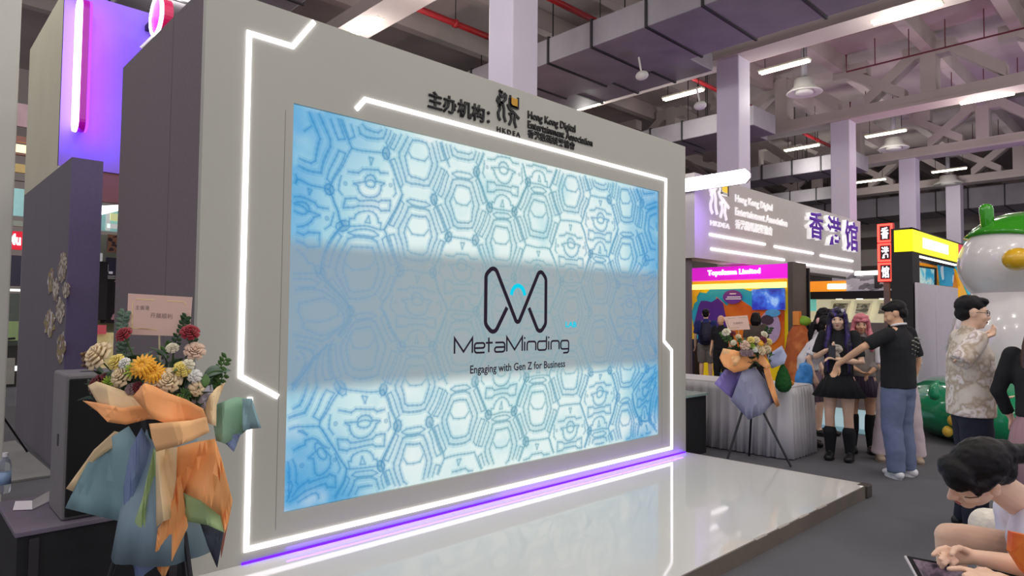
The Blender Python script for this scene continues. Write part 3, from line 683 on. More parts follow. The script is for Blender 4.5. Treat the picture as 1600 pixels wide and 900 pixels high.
# far booth glimpsed past the tower: bands, red sign, shelves
fb = thing('far_booth', 'distant booth with a red sign glimpsed between the pillar and the partition', 'booth', on(22, 520, 'y', 13))
FY = 13.0
def slab(name, p0, p1, mt, y=FY, d=.1, parent=fb):
    a = on(p0[0], p0[1], 'y', y); b = on(p1[0], p1[1], 'y', y); return MB().box(min(a.x,b.x), max(a.x,b.x), y, y+d, min(a.z,b.z), max(a.z,b.z)).build(name, mt, parent)
slab('upper_band', (-30,150), (60,202), mat('mauve_wall', (176,150,158), .8), FY+.3)
slab('brown_band', (-30,203), (60,226), mat('brown_band', (150,104,92), .7))
slab('lit_band', (-30,228), (60,230), glow('warm_strip', (255,225,170), 2))
slab('brown_band', (-30,231), (60,246), mat('brown_band', (150,104,92), .7))
slab('cream_band', (-30,248), (60,273), mat('cream_band', (196,170,112), .7, emit=.12))
slab('dark_band', (-30,275), (60,286), mat('umber_band', (92,72,60), .7))
slab('teal_window', (-30,288), (60,340), mat('teal_window', (150,196,196), .3, emit=.35))
slab('window_mullion', (14,286), (20,340), mat('white_mullion', (232,238,236), .5, emit=.3), FY-.06, .05)
slab('grey_band', (-30,340), (60,356), mat('greenish_band', (168,178,164), .6))
slab('red_sign', (-30,357), (60,392), mat('red_sign', (214,28,52), .4, emit=.55))
a = on(12, 382, 'y', FY-.02); b = on(33, 366, 'y', FY-.02)
text('sign_lettering', 'Mu', WHG, (a.x, FY-.005, a.z), X, Z, b.x-a.x, b.z-a.z, fb, .01, .03)
slab('dark_panel', (-30,396), (60,448), mat('dark_violet_panel', (66,62,80), .7))
slab('shelf_light', (-30,450), (60,456), glow('shelf_light', (240,245,240), 1.6))
slab('shelf_back', (-30,457), (60,540), mat('grey_green_shelf', (96,104,98), .7))
slab('green_item', (8,502), (28,532), mat('green_box', (140,160,110), .6, emit=.15), FY-.2)
slab('shelf_light', (-30,574), (60,578), glow('shelf_light', (240,245,240), 1.6), FY-.1)
slab('dark_counter', (-30,541), (60,640), mat('dark_counter', (52,52,50), .7), FY-.05)
slab('pale_item', (10,560), (22,600), mat('pale_item', (160,158,150), .7), FY-.3)
slab('floor_plinth', (-30,640), (60,668), mat('grey_plinth', (110,110,104), .7), FY-.1)
# booth seen through the gap between partition and backdrop
gb = thing('poster_booth', 'cluttered booth with dark posters seen in the gap behind the loudspeaker', 'booth', on(170, 500, 'y', 9.5))
G = lambda n, p0, p1, m, y=9.5, d=.06: slab(n, p0, p1, m, y, d, gb)
G('teal_wall', (140,318), (300,372), mat('teal_window', (150,196,196), .3, emit=.35), 9.9)
G('window_frame', (167,333), (172,360), mat('white_mullion', (232,238,236), .5, emit=.3), 9.8); G('lit_window', (172,333), (300,356), mat('yellow_window', (214,220,160), .4, emit=.5), 9.8)
G('window_frame', (167,356), (300,361), mat('white_mullion', (232,238,236), .5, emit=.3), 9.8)
a = [on(150,322,'y',8.6), on(186,320,'y',8.6), on(186,329,'y',8.6), on(156,336,'y',8.6)]
MB().quadbox(a[3], a[2], a[1], a[0], (0,.05,0)).build('light_panel', glow('panel_light', (250,248,255), 2.5), gb)
G('grey_wall', (140,365), (300,620), mat('sage_wall', (150,158,146), .8), 9.75)
G('poster', (169,366), (300,402), patches('photo_poster', [(0,(60,44,52)),(.42,(150,108,84)),(.55,(84,52,60)),(.65,(190,140,110))], 6), 9.4)
G('poster', (166,402), (300,436), mat('navy_poster', (48,44,66), .5), 9.4)
for k, (x0, x1, y0, y1) in enumerate([(167,169,413,425),(170,176,424,428),(167,180,431,432),(167,180,434,435)]): G('poster_mark', (x0,y0), (x1,y1), mat('white_print', (225,222,230), .6, emit=.2), 9.39, .008)
G('black_case', (150,408), (166,500), mat('black_plastic', (22,22,24), .5), 9.3, .3)
G('white_item', (149,395), (160,408), mat('white_item', (226,230,230), .6, emit=.2), 9.2, .1)
G('poster', (160,436), (300,505), patches('pink_black_poster', [(0,(24,20,26)),(.5,(24,20,26)),(.58,(196,150,160)),(.68,(120,110,130))], 5), 9.35)
G('cream_board', (146,520), (300,640), patches('cream_art', [(0,(232,214,150)),(.55,(240,226,170)),(.63,(220,120,150)),(.7,(180,190,130))], 4, .6, .15), 9.2)
G('pink_item', (150,508), (166,522), mat('coral_item', (226,96,110), .5, emit=.15), 9.1, .1)
G('base_wall', (140,640), (300,700), mat('sage_wall', (150,158,146), .8), 9.6)

# ================================================================== flower stands
def petal_mesh(kind):
    m = MB()
    if kind == 'rose':
        for ring, (n, r0, r1, h0, h1, op) in enumerate([(3,.10,.28,.25,.95,.1),(4,.16,.45,.15,.92,.25),(5,.2,.66,.05,.82,.45),(6,.22,.88,-.1,.62,.7),(7,.22,1.02,-.2,.36,.95)]):
            for k in range(n):
                a0 = 2*math.pi*(k+.37*ring)/n; da = 2.6*math.pi/n/1.55
                def fn(u, v):
                    a = a0+(u-.5)*da*(.45+.75*math.sin(math.pi*min(v*.75+.08, 1))); rr = r0+(r1-r0)*(v**.8)+.10*op*max(0, v-.75)*4
                    z = h0+(h1-h0)*math.sin(v*math.pi/2)-.22*op*max(0, v-.7)*3-.10*abs(u-.5)*v
                    return (rr*math.cos(a), rr*math.sin(a), z-.3)
                m.sheet(fn, 4, 4, .05)
        m.ell((0,0,.05), (.24,.24,.5), None, 8, 6)
    elif kind == 'sun':
        for ring in range(3):
            n = 17-ring*2
            for k in range(n):
                a0 = 2*math.pi*(k+.5*ring)/n; l = 1.0-.16*ring
                def fn(u, v):
                    w_ = .13*math.sin(math.pi*min(1, v*.86+.1)); rr = .2+(l-.2)*v; s_ = (u-.5)*2*w_
                    return (rr*math.cos(a0)-s_*math.sin(a0), rr*math.sin(a0)+s_*math.cos(a0), .1+.12*ring+.22*v*(1-v)*2-.05*ring*v)
                m.sheet(fn, 2, 4, .03)
        m.ell((0,0,.2), (.28,.28,.2), None, 12, 6)
    elif kind == 'lime':
        for k in range(26):
            a = k*2.4; q = math.sqrt(k/26)
            def fn(u, v):
                s_ = (u-.5)*.24*math.sin(math.pi*min(1, v*.9+.08)); rr = .95*q*(.25+v); return (rr*math.cos(a)-s_*math.sin(a)+.18*v*math.cos(a*3), rr*math.sin(a)+s_*math.cos(a), .7*(1-q)*v+.25*v)
            m.sheet(fn, 2, 3, .03)
    elif kind == 'leaf':
        def fn(u, v):
            w_ = .26*math.sin(math.pi*min(1, v**.8*.97+.02)); s_ = (u-.5)*2*w_; return (s_, v*1.0, .14*math.sin(v*math.pi)+.10*abs(u-.5)*2*w_*3-.15*v*v)
        m.sheet(fn, 4, 7, .012)
    return m.mesh(kind+'_bloom', smooth=True)
PETAL = {}
def bloom_mesh(kind, colour, name):
    if (kind, name) not in PETAL:
        if kind not in PETAL: PETAL[kind] = petal_mesh(kind)
        me = PETAL[kind].copy(); me.name = kind+'_'+name; me.materials.append(mat('petal_'+name, colour, .6, var=.10, scale=3, sheen=.2)); PETAL[(kind, name)] = me
    return PETAL[(kind, name)]
COL = dict(cream=(236,214,172), pale=(232,226,198), red=(150,14,34), wine=(112,8,30), white=(236,236,226), orange=(226,84,30), gold=(245,176,30), yellow=(238,216,112), lime=(164,196,58), blush=(228,196,170), leafd=(40,72,36), leafm=(72,110,50), leafg=(96,120,100), mauve=(150,126,130))
def set_dir(o, d, spin=0):
    o.rotation_mode = 'QUATERNION'; from mathutils import Quaternion
    o.rotation_quaternion = Vector(d).to_track_quat('Z', 'Y') @ Quaternion((0,0,1), spin)
def papers(root, spec, conv, seed):
    rr = random.Random(seed)
    for name, colour, poly, yb, fold, ph in spec:
        b = bmesh.new(); vs = [b.verts.new((x, 0, y)) for x, y in poly]; f = b.faces.new(vs)
        bmesh.ops.triangulate(b, faces=[f]); bmesh.ops.subdivide_edges(b, edges=b.edges[:], cuts=3, use_grid_fill=True); bmesh.ops.triangulate(b, faces=b.faces[:])
        pts = [conv(x, y) for x, y in poly]; xs = [p[0] for p in pts]; zs = [p[1] for p in pts]; xm = (min(xs)+max(xs))/2; wx = max(.03, max(xs)-min(xs)); zm = max(zs)
        ang = rr.uniform(-.5, .5)
        for v in b.verts:
            x, z = conv(v.co.x, v.co.z)
            s_ = ((x-xm)*math.cos(ang)+(z-zm)*math.sin(ang))/wx
            cr = 1-abs(((s_*2.2+ph) % 2)-1)*2                       # a creased, folded fall
            y = yb + fold*(.75*cr+.25*math.sin(s_*5+ph)) + .10*(x/.42)**2*(.6 if yb < 0 else -.2) + .025*noise.noise(Vector((x*9, z*9, seed+yb*7)))
            x, z = conv(v.co.x, v.co.z, y); v.co = (x, y, z)
        me = bpy.data.meshes.new('wrapping_paper'); b.to_mesh(me); b.free(); me.polygons.foreach_set('use_smooth', [True]*len(me.polygons)); me.set_sharp_from_angle(angle=R(16))
        o = link('wrapping_paper', me, mat('paper_'+name, colour, .62, var=.06, scale=5, bump=.1, bscale=14), root)
        so = o.modifiers.new('thick', 'SOLIDIFY'); so.thickness = .0022; so.offset = 0
def bouquet(root, flowers, conv, s, seed, n_leaf, cz0, sprigs, berries=True):
    rr = random.Random(seed); cx, cy = cz0
    for kind, col, px, py, rpx in flowers:
        x, z = conv(px, py); r = rpx*s*1.08; d = Vector((x-cx, -.28-.12*rr.random(), (z-cy)*.9+.10)); y = -.10-.10*max(0, 1-((x-cx)/.28)**2)*(1 if z < cy+.16 else .2)
        nm = {'rose': 'rose', 'sun': 'sunflower', 'lime': 'green_blossom'}[kind]
        o = bpy.data.objects.new(nm, bloom_mesh(kind, COL[col], col)); C.objects.link(o); o.parent = root; o.location = (x, y, z); o.scale = (r, r, r); set_dir(o, d, rr.random()*6)
        MB().tube([(x, y+.01, z-.25*r), (x*.6+cx*.4, y*.5+.02, (z+cy-.1)/2-.03), (cx, 0, cy-.14)], .0035, 5).build('flower_stem', mat('stem_green', (70,92,44), .6), root)
    for k in range(n_leaf):
        a = rr.uniform(0, 2*math.pi); q = math.sqrt(rr.random()); x = cx+.27*q*math.cos(a); z = cy-.02+.13*q*math.sin(a); l = rr.uniform(.06, .12)
        col = rr.choice(['leafd','leafd','leafd','leafm','leafg'])
        o = bpy.data.objects.new('leaf', bloom_mesh('leaf', COL[col], col)); C.objects.link(o); o.parent = root; o.location = (x, -.05-.08*rr.random(), z); o.scale = (l, l, l)
        o.rotation_euler = (rr.uniform(.2, 1.3), rr.uniform(-.8, .8), rr.uniform(-2.6, 2.6))
    for (pts, n, l, col) in sprigs:
        P_ = [Vector((conv(*p)[0], -.04, conv(*p)[1])) for p in pts]; m = MB(); m.tube(P_, .0025, 5)
        for i in range(n):
            t_ = (i+.5)/n*(len(P_)-1); j = min(int(t_), len(P_)-2); p = P_[j].lerp(P_[j+1], t_-j); sd = 1 if i % 2 else -1; tg = (P_[j+1]-P_[j]).normalized()
            ax = tg.cross(Y).normalized()*sd; yv = rr.uniform(-.5, .5)
            def fn(u, v):
                w_ = .36*l*math.sin(math.pi*min(1, v*.93+.03)); return p + (ax*.9+tg*.45+Y*yv)*(v*l) + (tg*.8-ax*.4)*((u-.5)*2*w_)
            m.sheet(fn, 2, 4, .0015)
        o = m.build('leafy_sprig', mat('sprig_'+col, COL[col], .6, var=.1), root, True)
    m = MB(); m.lathe([(.04, cy-.26), (.06, cy-.18), (.10, cy-.08), (.13, cy-.03), (.11, cy-.03), (.04, cy-.1)], (cx, .0, 0), 24, lambda a, v: 1+.06*math.sin(a*7)*v); m.build('basket_liner', mat('liner_green', (46,58,36), .9, var=.2, scale=20), root, True)
def card(root, corners, conv, y, lines, stick):
    a, b, c, d = [Vector((conv(*p)[0], y+.0, conv(*p)[1])) for p in corners]      # tl tr br bl
    o = MB().quadbox(d, c, b, a, (0, .003, 0)).build('greeting_card', mat('pink_card', (232,196,180), .7, var=.02), root)
    ux = (b-a).normalized(); uz = (a-d).normalized(); W_ = (b-a).length; H_ = (a-d).length
    g = mat('gold_foil', (232,206,150), .25, .6, var=0); m = MB(); org = d+Vector((0,-.0002,0))
    k = .08*W_
    for pts in ([(k*1.6, H_-k),(W_*.42, H_-k)], [(W_*.6, H_-k),(W_-k*1.6, H_-k),(W_-k, H_-k*1.6)], [(k, H_-k*1.6),(k, k*1.3),(W_*.48, k*1.3)]): m.strip(pts, .012*W_+.0008, org, ux, uz, .0008)
    m.build('gold_border', g, o)
    for s_, u0, v0, wd in lines: text('handwriting', s_, mat('faint_grey_ink', (150,128,120), .8), org+ux*(u0*W_)+uz*(v0*H_), ux, uz, wd*W_, None, o, .0006)
    p = Vector((conv(*stick[0])[0], y+.008, conv(*stick[0])[1])); q = Vector((conv(*stick[1])[0], 0, conv(*stick[1])[1]-.1))
    MB().tube([p+Vector((0,0,.09)), p, q], .004, 6).build('card_stick', mat('pale_stick', (206,192,150), .6), root)
RZ = -YAW
# --- near stand
D1 = 3.0; s1 = D1/FPX; base1 = dep(258, 640, D1)
fs = local(thing('flower_stand', 'large flower stand in orange, teal and green paper with a pink card, before the backdrop', 'flowers', (base1.x, base1.y, 0), RZ, 'wrapped opening flower stands'))
c1 = lambda x, y, d=0: (((x-800)*(D1+d)-(258-800)*D1)/FPX, 1.55-(y-488)*(D1+d)/FPX)
papers(fs, [
 ('cream', (244,216,168), [(180,674),(149,703),(108,763),(120,768),(150,720),(205,680)], .02, .02, .3),
 ('teal', (140,176,182), [(202,666),(165,690),(146,712),(126,752),(108,793),(150,803),(200,814),(215,760),(218,690)], -.03, .05, .8),
 ('slate', (126,146,184), [(222,668),(206,700),(197,762),(201,815),(212,860),(222,905),(236,892),(252,880),(256,800),(246,710)], -.07, .04, .2),
 ('mint', (172,200,140), [(242,700),(226,780),(207,845),(228,849),(251,852),(256,780),(252,712)], -.11, .03, .6),
 ('cream', (244,216,168), [(245,700),(250,821),(261,812),(271,808),(278,745),(278,698)], -.17, .035, 1.0),
 ('orange', (250,176,108), [(275,700),(268,800),(252,824),(249,864),(254,885),(264,900),(280,862),(299,819),(292,780),(284,740)], -.13, .03, .4),
 ('orange', (250,176,108), [(277,698),(306,690),(337,684),(350,722),(367,779),(362,810),(356,829),(349,803),(318,780),(281,764)], -.15, .05, .9),
 ('mint', (186,214,160), [(284,768),(318,776),(349,797),(357,829),(329,817),(298,812)], -.125, .02, .1),
 ('navy', (60,66,78), [(317,812),(355,826),(346,882),(330,848)], -.09, .02, .1),
 ('blush_edge', (222,150,130), [(349,800),(367,779),(360,812),(352,868),(350,840)], -.05, .01, .1),
 ('slate', (126,146,184), [(300,700),(322,760),(300,830),(284,822),(286,740)], .03, .03, .1),
 ('sage', (140,180,150), [(332,634),(350,626),(368,619),(392,622),(398,642),(392,664),(380,676),(353,692),(339,687),(334,660)], -.03, .05, .5),
 ('teal', (140,176,182), [(378,622),(393,621),(409,667),(396,668),(380,672)], -.075, .02, .2),
 ('slate', (104,112,134), [(345,684),(378,675),(367,704),(353,691)], -.02, .015, .1),
 ('cream', (250,222,178), [(136,604),(149,597),(180,607),(208,617),(232,634),(236,652),(190,648),(157,640)], -.24, .04, .5),
 ('peach', (255,178,112), [(128,627),(150,630),(190,638),(232,632),(262,640),(258,656),(232,655),(197,664),(168,660),(152,644)], -.28, .05, .3),
 ('peach', (255,178,112), [(206,620),(224,599),(240,604),(256,612),(290,624),(316,638),(322,652),(300,660),(262,662),(238,654)], -.31, .055, .8),
 ('salmon', (255,198,136), [(233,662),(258,660),(300,656),(322,650),(328,674),(300,688),(272,698),(246,705),(238,684)], -.34, .02, .2),
 ('cream', (232,204,156), [(350,597),(342,620),(334,645),(338,665),(325,660),(318,640),(326,618),(338,604)], -.12, .03, .3),
 ('lilac', (190,188,200), [(300,610),(330,600),(336,622),(316,640),(298,630)], -.10, .03, .2),
], c1, 3)
FL1 = [('rose','cream',180,553,20),('rose','red',212,521,11),('rose','red',312,517,12),('rose','wine',184,597,16),('rose','blush',320,545,13),('rose','pale',287,541,8),
 ('rose','cream',227,581,15),('rose','yellow',216,561,11),('rose','white',230,563,8),('sun','gold',260,568,19),('sun','gold',275,578,17),('rose','cream',294,587,16),('rose','cream',276,590,11),
 ('rose','yellow',311,571,11),('rose','pale',318,565,8),('rose','orange',279,603,11),('rose','white',215,603,9),('rose','cream',264,601,9),('rose','cream',329,601,10),('rose','white',326,582,9),
 ('lime','lime',246,572,13),('lime','lime',204,594,12),('lime','lime',220,589,11),('lime','lime',306,619,12),('lime','leafm',316,610,10),('rose','mauve',242,600,8),('rose','wine',252,597,7)]
bouquet(fs, FL1, c1, s1, 11, 90, c1(254, 606), [([(205,560),(199,530),(195,505),(197,488)], 22, .032, 'leafg'), ([(272,545),(282,525),(290,505),(294,494)], 18, .026, 'leafd'), ([(320,600),(338,586),(350,570),(358,556)], 14, .03, 'leafm'), ([(320,606),(345,598),(358,580)], 10, .03, 'leafm'), ([(196,570),(192,540),(200,515)], 16, .03, 'leafg'), ([(300,560),(306,535),(302,518)], 12, .026, 'leafd'), ([(258,560),(262,545),(270,540)], 8, .03, 'leafm'), ([(330,615),(345,606),(340,590)], 9, .035, 'leafm')])
for k in range(14):
    x, z = c1(150+random.random()*20, 551+random.random()*20); MB().ell((x, -.1-.03*random.random(), z), (.008,.008,.009), None, 8, 6).build('berry', mat('brown_berry', (112,82,52), .4, var=.2, scale=60), fs, True)
card(fs, [(200,459),(300,464),(297,525),(200,523)], c1, -.03, [('主香港', .12, .62, .22), ('开展顺利', .36, .44, .34)], [(249,523),(249,570)])
m = MB().lathe([(.10,c1(258,668)[1]),(.13,c1(258,720)[1]),(.19,c1(258,790)[1]),(.215,c1(258,862)[1]),(.205,c1(258,860)[1]),(.10,c1(258,700)[1])], (0,.06,0), 40, lambda a, v: 1+.10*math.sin(a*5+1)*v+.05*math.sin(a*11)*v); m.build('wrapping_paper', mat('paper_mist', (140,166,178), .62, var=.05), fs, True)
STEEL = mat('black_easel_steel', (24,24,28), .45, var=.05)
zt = c1(258, 700)[1]
for x, y in ((-.26,-.12),(.26,-.12),(0,.3)): MB().tube([(x*.12, y*.12, zt+.12), (x, y, .012)], .011, 8).build('leg', STEEL, fs)
MB().lathe([(.09,zt+.1),(.1,zt+.16),(.02,zt+.16)], (0,0,0), 16).build('flower_cup', STEEL, fs)
# --- far stand
D2 = 7.12; s2 = D2/FPX; base2 = dep(1172, 600, D2)
fs2 = local(thing('flower_stand', 'flower stand with peach collar and lavender paper on a black tripod by the skirted table', 'flowers', (base2.x, base2.y, 0), RZ, 'wrapped opening flower stands'))
c2 = lambda x, y, d=0: (((x-800)*(D2+d)-(1172-800)*D2)/FPX, 1.55-(y-497)*(D2+d)/FPX)
papers(fs2, [
 ('violetpaper', (150,134,206), [(1133,578),(1116,600),(1143,623),(1164,582)], .0, .04, .3),
 ('lavender', (150,152,178), [(1160,578),(1180,573),(1194,592),(1208,629),(1191,647),(1169,656),(1153,638),(1142,626)], -.08, .05, .7),
 ('peach', (236,160,110), [(1193,576),(1202,573),(1218,633),(1213,636),(1200,604)], -.12, .02, .2),
 ('plum', (92,82,104), [(1190,580),(1208,629),(1213,634),(1206,610),(1200,590)], -.05, .02, .2),
 ('ice', (176,184,214), [(1198,556),(1222,540),(1230,556),(1226,568),(1206,576)], .02, .03, .2),
 ('peach', (236,160,110), [(1124,560),(1131,547),(1153,549),(1176,553),(1193,554),(1205,574),(1198,577),(1180,564),(1167,578),(1147,583),(1131,573)], -.16, .06, .5),
 ('salmon', (238,178,140), [(1124,560),(1130,545),(1150,548),(1160,558),(1150,572),(1131,573)], -.19, .03, .2),
], c2, 8)
FL2 = [('rose','pale',1130,519,6),('rose','pale',1139,535,4),('rose','blush',1155,538,7),('sun','gold',1178,535,6),('rose','cream',1191,544,6),('rose','cream',1181,547,6),('rose','cream',1172,530,5),('rose','wine',1184,530,5),('rose','yellow',1164,530,5),('rose','mauve',1154,549,6),('rose','pale',1189,522,5),('rose','cream',1178,541,5),('rose','wine',1140,521,4),('lime','leafm',1147,532,5),('lime','lime',1165,540,5),('rose','yellow',1194,533,5),('rose','mauve',1162,550,5),('rose','cream',1148,526,4),('rose','white',1170,545,4)]
bouquet(fs2, FL2, c2, s2, 21, 50, c2(1166, 552), [([(1190,530),(1196,520),(1200,512)], 9, .05, 'leafd'), ([(1140,535),(1133,527),(1128,520)], 8, .05, 'leafm')])
card(fs2, [(1130,496),(1167,493),(1171,515),(1137,517)], c2, -.03, [('开展顺利', .3, .4, .4)], [(1153,516),(1156,535)])
zt = c2(1172, 640)[1]
for (x0, y0), (x1, y1), yy in (((1160,640),(1127,713),-.15),((1178,655),(1183,709),.25),((1191,645),(1218,729),-.28)):
    p = c2(x1, y1); MB().tube([(c2(x0,y0)[0]*.5, 0, zt+.12), (p[0], yy, .012)], .012, 8).build('leg', STEEL, fs2)
MB().lathe([(.09,zt+.1),(.1,zt+.18),(.02,zt+.18)], (0,0,0), 16).build('flower_cup', STEEL, fs2)
# ================================================================== pavilion sign beyond the stage
PAVM = mat('pavilion_paint', (204,199,196), .7, var=.02)
FY4 = 4.0; fz0, fz1 = 2.90, 4.84
pv = thing('pavilion_fascia', 'wide pale pavilion fascia with light bars, emblem and lettering beyond the stage', 'sign', (16.9, 4.4, fz0))
fx1 = on(1345, 400, 'y', FY4).x
MB().box(11.95, fx1, FY4, FY4+.5, fz0, fz1).build('fascia_panel', PAVM, pv)
MB().box(11.95, 12.05, FY4+.5, FY4+3.2, fz0, fz1).build('fascia_return', PAVM, pv)
for x in (12.05, fx1-.15): MB().box(x, x+.12, FY4+.2, FY4+.34, 0, fz0).build('post', DGREY, pv)
for p, q in (((1108,365),(1195,383)),((1110,388),(1225,407)),((1209,384),(1270,397)),((1243,410),(1332,425)),((1281,398),(1332,409))):
    a, b = on(*p, 'y', FY4), on(*q, 'y', FY4); MB().box(a.x, b.x, FY4-.03, FY4, (a.z+b.z)/2-.024, (a.z+b.z)/2+.024).build('light_bar', LED, pv)
WLET = mat('white_raised_letter', (240,238,238), .5, var=0, emit=.55); PLET = mat('purple_letter_face', (92,30,170), .4, var=.1, emit=.2); YLET = mat('yellow_letter', (240,200,30), .4, emit=.5)
a = on(1108, 340, 'y', FY4); b = on(1138, 290, 'y', FY4)
hk_logo((a.x, FY4, a.z), X, Z, b.x-a.x, pv, WLET, YLET, .03, mat('umber_letter', (90,60,40), .5))
def onfascia(body, p, q, mt, th=.03, bold=.02, ht=None):
    a, b = on(*p, 'y', FY4), on(*q, 'y', FY4); return text('sign_lettering', body, mt, (a.x, FY4, a.z), X, Z, b.x-a.x, ht or (on(p[0], q[1], 'y', FY4).z-a.z), pv, th, bold)
a = on(1109, 352, 'y', FY4); b = on(1139, 352, 'y', FY4)
text('sign_lettering', 'HKDEA', WLET, (a.x, FY4, a.z), X, Z, b.x-a.x, .12, pv, .03, .03, 1.2)
a = on(1148, 330, 'y', FY4); b = on(1206, 330, 'y', FY4); c = on(1229, 345, 'y', FY4)
zt = on(1148, 303, 'y', FY4).z
text('sign_lettering', 'Hong Kong Digital', WLET, (a.x, FY4, zt-.25), X, Z, b.x-a.x, .24, pv, .03, .02)
text('sign_lettering', 'Entertainment Association', WLET, (a.x, FY4, zt-.53), X, Z, c.x-a.x, .2, pv, .03, .02)
text('sign_lettering', '香港數碼娛樂協會', WLET, (a.x, FY4, zt-.86), X, Z, b.x-a.x, .24, pv, .03, .012)
for k, (ch, x0, x1, y0, y1) in enumerate((('香',1256,1279,372,328),('港',1285,1307,383,336),('馆',1313,1333,391,343))):
    a = on(x0, (y0+y1)/2, 'y', FY4); b = on(x1, (y0+y1)/2, 'y', FY4); z0 = on(x0, y0, 'y', FY4).z; z1 = on(x0, y1, 'y', FY4).z
    text('raised_character', ch, WLET, (a.x, FY4-.0, z0), X, Z, b.x-a.x, z1-z0, pv, .14, .02)
    text('character_face', ch, PLET, (a.x+.01, FY4-.142, z0+.01), X, Z, b.x-a.x-.02, z1-z0-.02, pv, .01, .02)
# projecting pill light bar
bar = thing('projecting_light_bar', 'thick white glowing bar jutting out past the right edge of the backdrop', 'sign', (11.9, 3.2, 4.2))
a = on(1172, 274, 'x', 11.86); b = on(1066, 287, 'x', 11.86)
MB().prism([(r_*.0+x, z) for r_, x, z in [(0,0,0)]] or [], (0,0,0), X, Z, 0) if False else None
ln = b.y-a.y; hb = .30; ch = .1
poly = [(0,-hb/2),(ln-.0,-hb/2),(ln+.1-.1,-hb/2+ch),(ln,hb/2-ch),(ln-ch,hb/2),(0,hb/2)]
poly = [(0,-hb/2),(ln+.45-ch,-hb/2),(ln+.45,-hb/2+ch),(ln+.45,hb/2-ch),(ln+.45-ch,hb/2),(0,hb/2)]
MB().prism(poly, (11.86, a.y+ln+.45, a.z), -Y, Z, .04).build('glowing_face', WHG, bar)
MB().prism([(x, z) for x, z in poly], (11.92, a.y+ln+.45, a.z), -Y, Z, .055).build('bar_body', mat('bar_grey_side', (150,140,160), .4), bar)
lamp('bar_wash', 'AREA', (11.93, 3.3, 3.75), 9, (.32, .14, 1), bar, .5, .9, (R(78), 0, R(-12)))
for k, (px, py) in enumerate(((1073, 285),)):
    p = on(px, 262, 'x', 11.9); MB().tube([p, p+Vector((0, .5, .3))], .03, 6).build('stay', DUCTD, bar)

# ---- magenta booth
MX = 14.2; GX = 14.6
mb_ = thing('magenta_booth', 'booth under a magenta sign with a yellow back wall of cartoon mountains', 'booth', (15, 4.2, 0))
MAGS = mat('magenta_signboard', (224,24,206), .35, var=.02, emit=.75)
def XB(name, p0, p1, mt, x=MX, d=.1, parent=mb_):
    a = on(*p0, 'x', x); b = on(*p1, 'x', x); return MB().box(x, x+d, min(a.y,b.y), max(a.y,b.y), max(0, min(a.z,b.z)), max(a.z,b.z)).build(name, mt, parent)
def XP(name, pts, mt, x=GX, d=.02, parent=mb_):
    q = [on(*p, 'x', x) for p in pts]; return MB().prism([(-v.y, v.z) for v in q], (x, 0, 0), -Y, Z, d).build(name, mt, parent)
MB().box(MX, MX+.3, 2.86, 5.7, 2.51, 2.85).build('sign_board', MAGS, mb_)
a = on(1106, 431, 'x', MX); b = on(1188, 422, 'x', MX)
text('sign_lettering', 'Topukuma Limited', WHG, (MX, a.y, 2.60), -Y, Z, a.y-b.y, .17, mb_, .02, .02)
MB().box(MX-.02, 14.95, 2.74, 2.86, 0, 2.88).build('side_wall', mat('booth_side_grey', (92,86,80), .7), mb_)
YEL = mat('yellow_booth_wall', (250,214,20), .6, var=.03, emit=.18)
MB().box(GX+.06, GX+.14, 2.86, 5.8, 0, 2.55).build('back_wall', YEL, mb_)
XB('strip_light', (1075,445), (1228,449), glow('yellow_strip', (255,236,120), 2.2), MX+.1, .05)
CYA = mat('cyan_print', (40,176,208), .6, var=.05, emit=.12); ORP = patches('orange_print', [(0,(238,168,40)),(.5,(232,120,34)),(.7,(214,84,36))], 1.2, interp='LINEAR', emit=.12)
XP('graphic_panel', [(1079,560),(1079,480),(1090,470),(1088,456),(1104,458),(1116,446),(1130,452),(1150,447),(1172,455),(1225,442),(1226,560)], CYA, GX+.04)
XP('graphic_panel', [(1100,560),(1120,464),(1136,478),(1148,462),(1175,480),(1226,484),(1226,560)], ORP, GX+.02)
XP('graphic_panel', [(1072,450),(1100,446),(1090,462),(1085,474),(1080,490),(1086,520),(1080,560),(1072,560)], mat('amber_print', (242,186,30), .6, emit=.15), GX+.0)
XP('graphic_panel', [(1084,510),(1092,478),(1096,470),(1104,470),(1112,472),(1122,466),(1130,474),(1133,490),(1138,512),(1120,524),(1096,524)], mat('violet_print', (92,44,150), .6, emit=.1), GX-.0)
m = [(1131+15*math.cos(k*math.pi/9)+14, 464+11*math.sin(k*math.pi/9)) for k in range(18)]
XP('speech_bubble', m, mat('bubble_purple', (110,50,150), .6, emit=.15), GX-.04)
for k, (x0, x1, y) in enumerate(((1140,1150,459),(1136,1157,464),(1134,1158,467))): XB('bubble_writing', (x0,y-.6), (x1,y+.6), mat('white_print', (225,222,230), .6, emit=.2), GX-.066, .004)
XB('monitor', (1175,452), (1226,484), patches('blue_video', [(0,(30,24,110)),(.4,(40,50,170)),(.52,(60,110,220)),(.62,(150,190,245)),(.7,(50,40,150))], 2.6, .3, .6, interp='LINEAR'), GX-.08, .05)
m = [(1203+17*math.cos(k*math.pi/9), 512+26*math.sin(k*math.pi/9)) for k in range(18)]
XP('round_cutout', m, mat('lilac_cutout', (196,170,206), .6, emit=.08), GX-.05)
m = [(1199+10*math.cos(k*math.pi/6), 500+8*math.sin(k*math.pi/6)) for k in range(12)]
XP('dark_cutout', m, mat('plum_cutout', (82,60,76), .6), GX-.08)
m = [(1208+12*math.cos(k*math.pi/6), 489+6*math.sin(k*math.pi/6)) for k in range(12)]
XP('blue_cutout', m, mat('sky_cutout', (90,170,226), .6, emit=.1), GX-.08)
XB('counter_front', (1072,530), (1085,640), mat('dark_navy_counter', (30,28,52), .6), MX-1.0, .4)
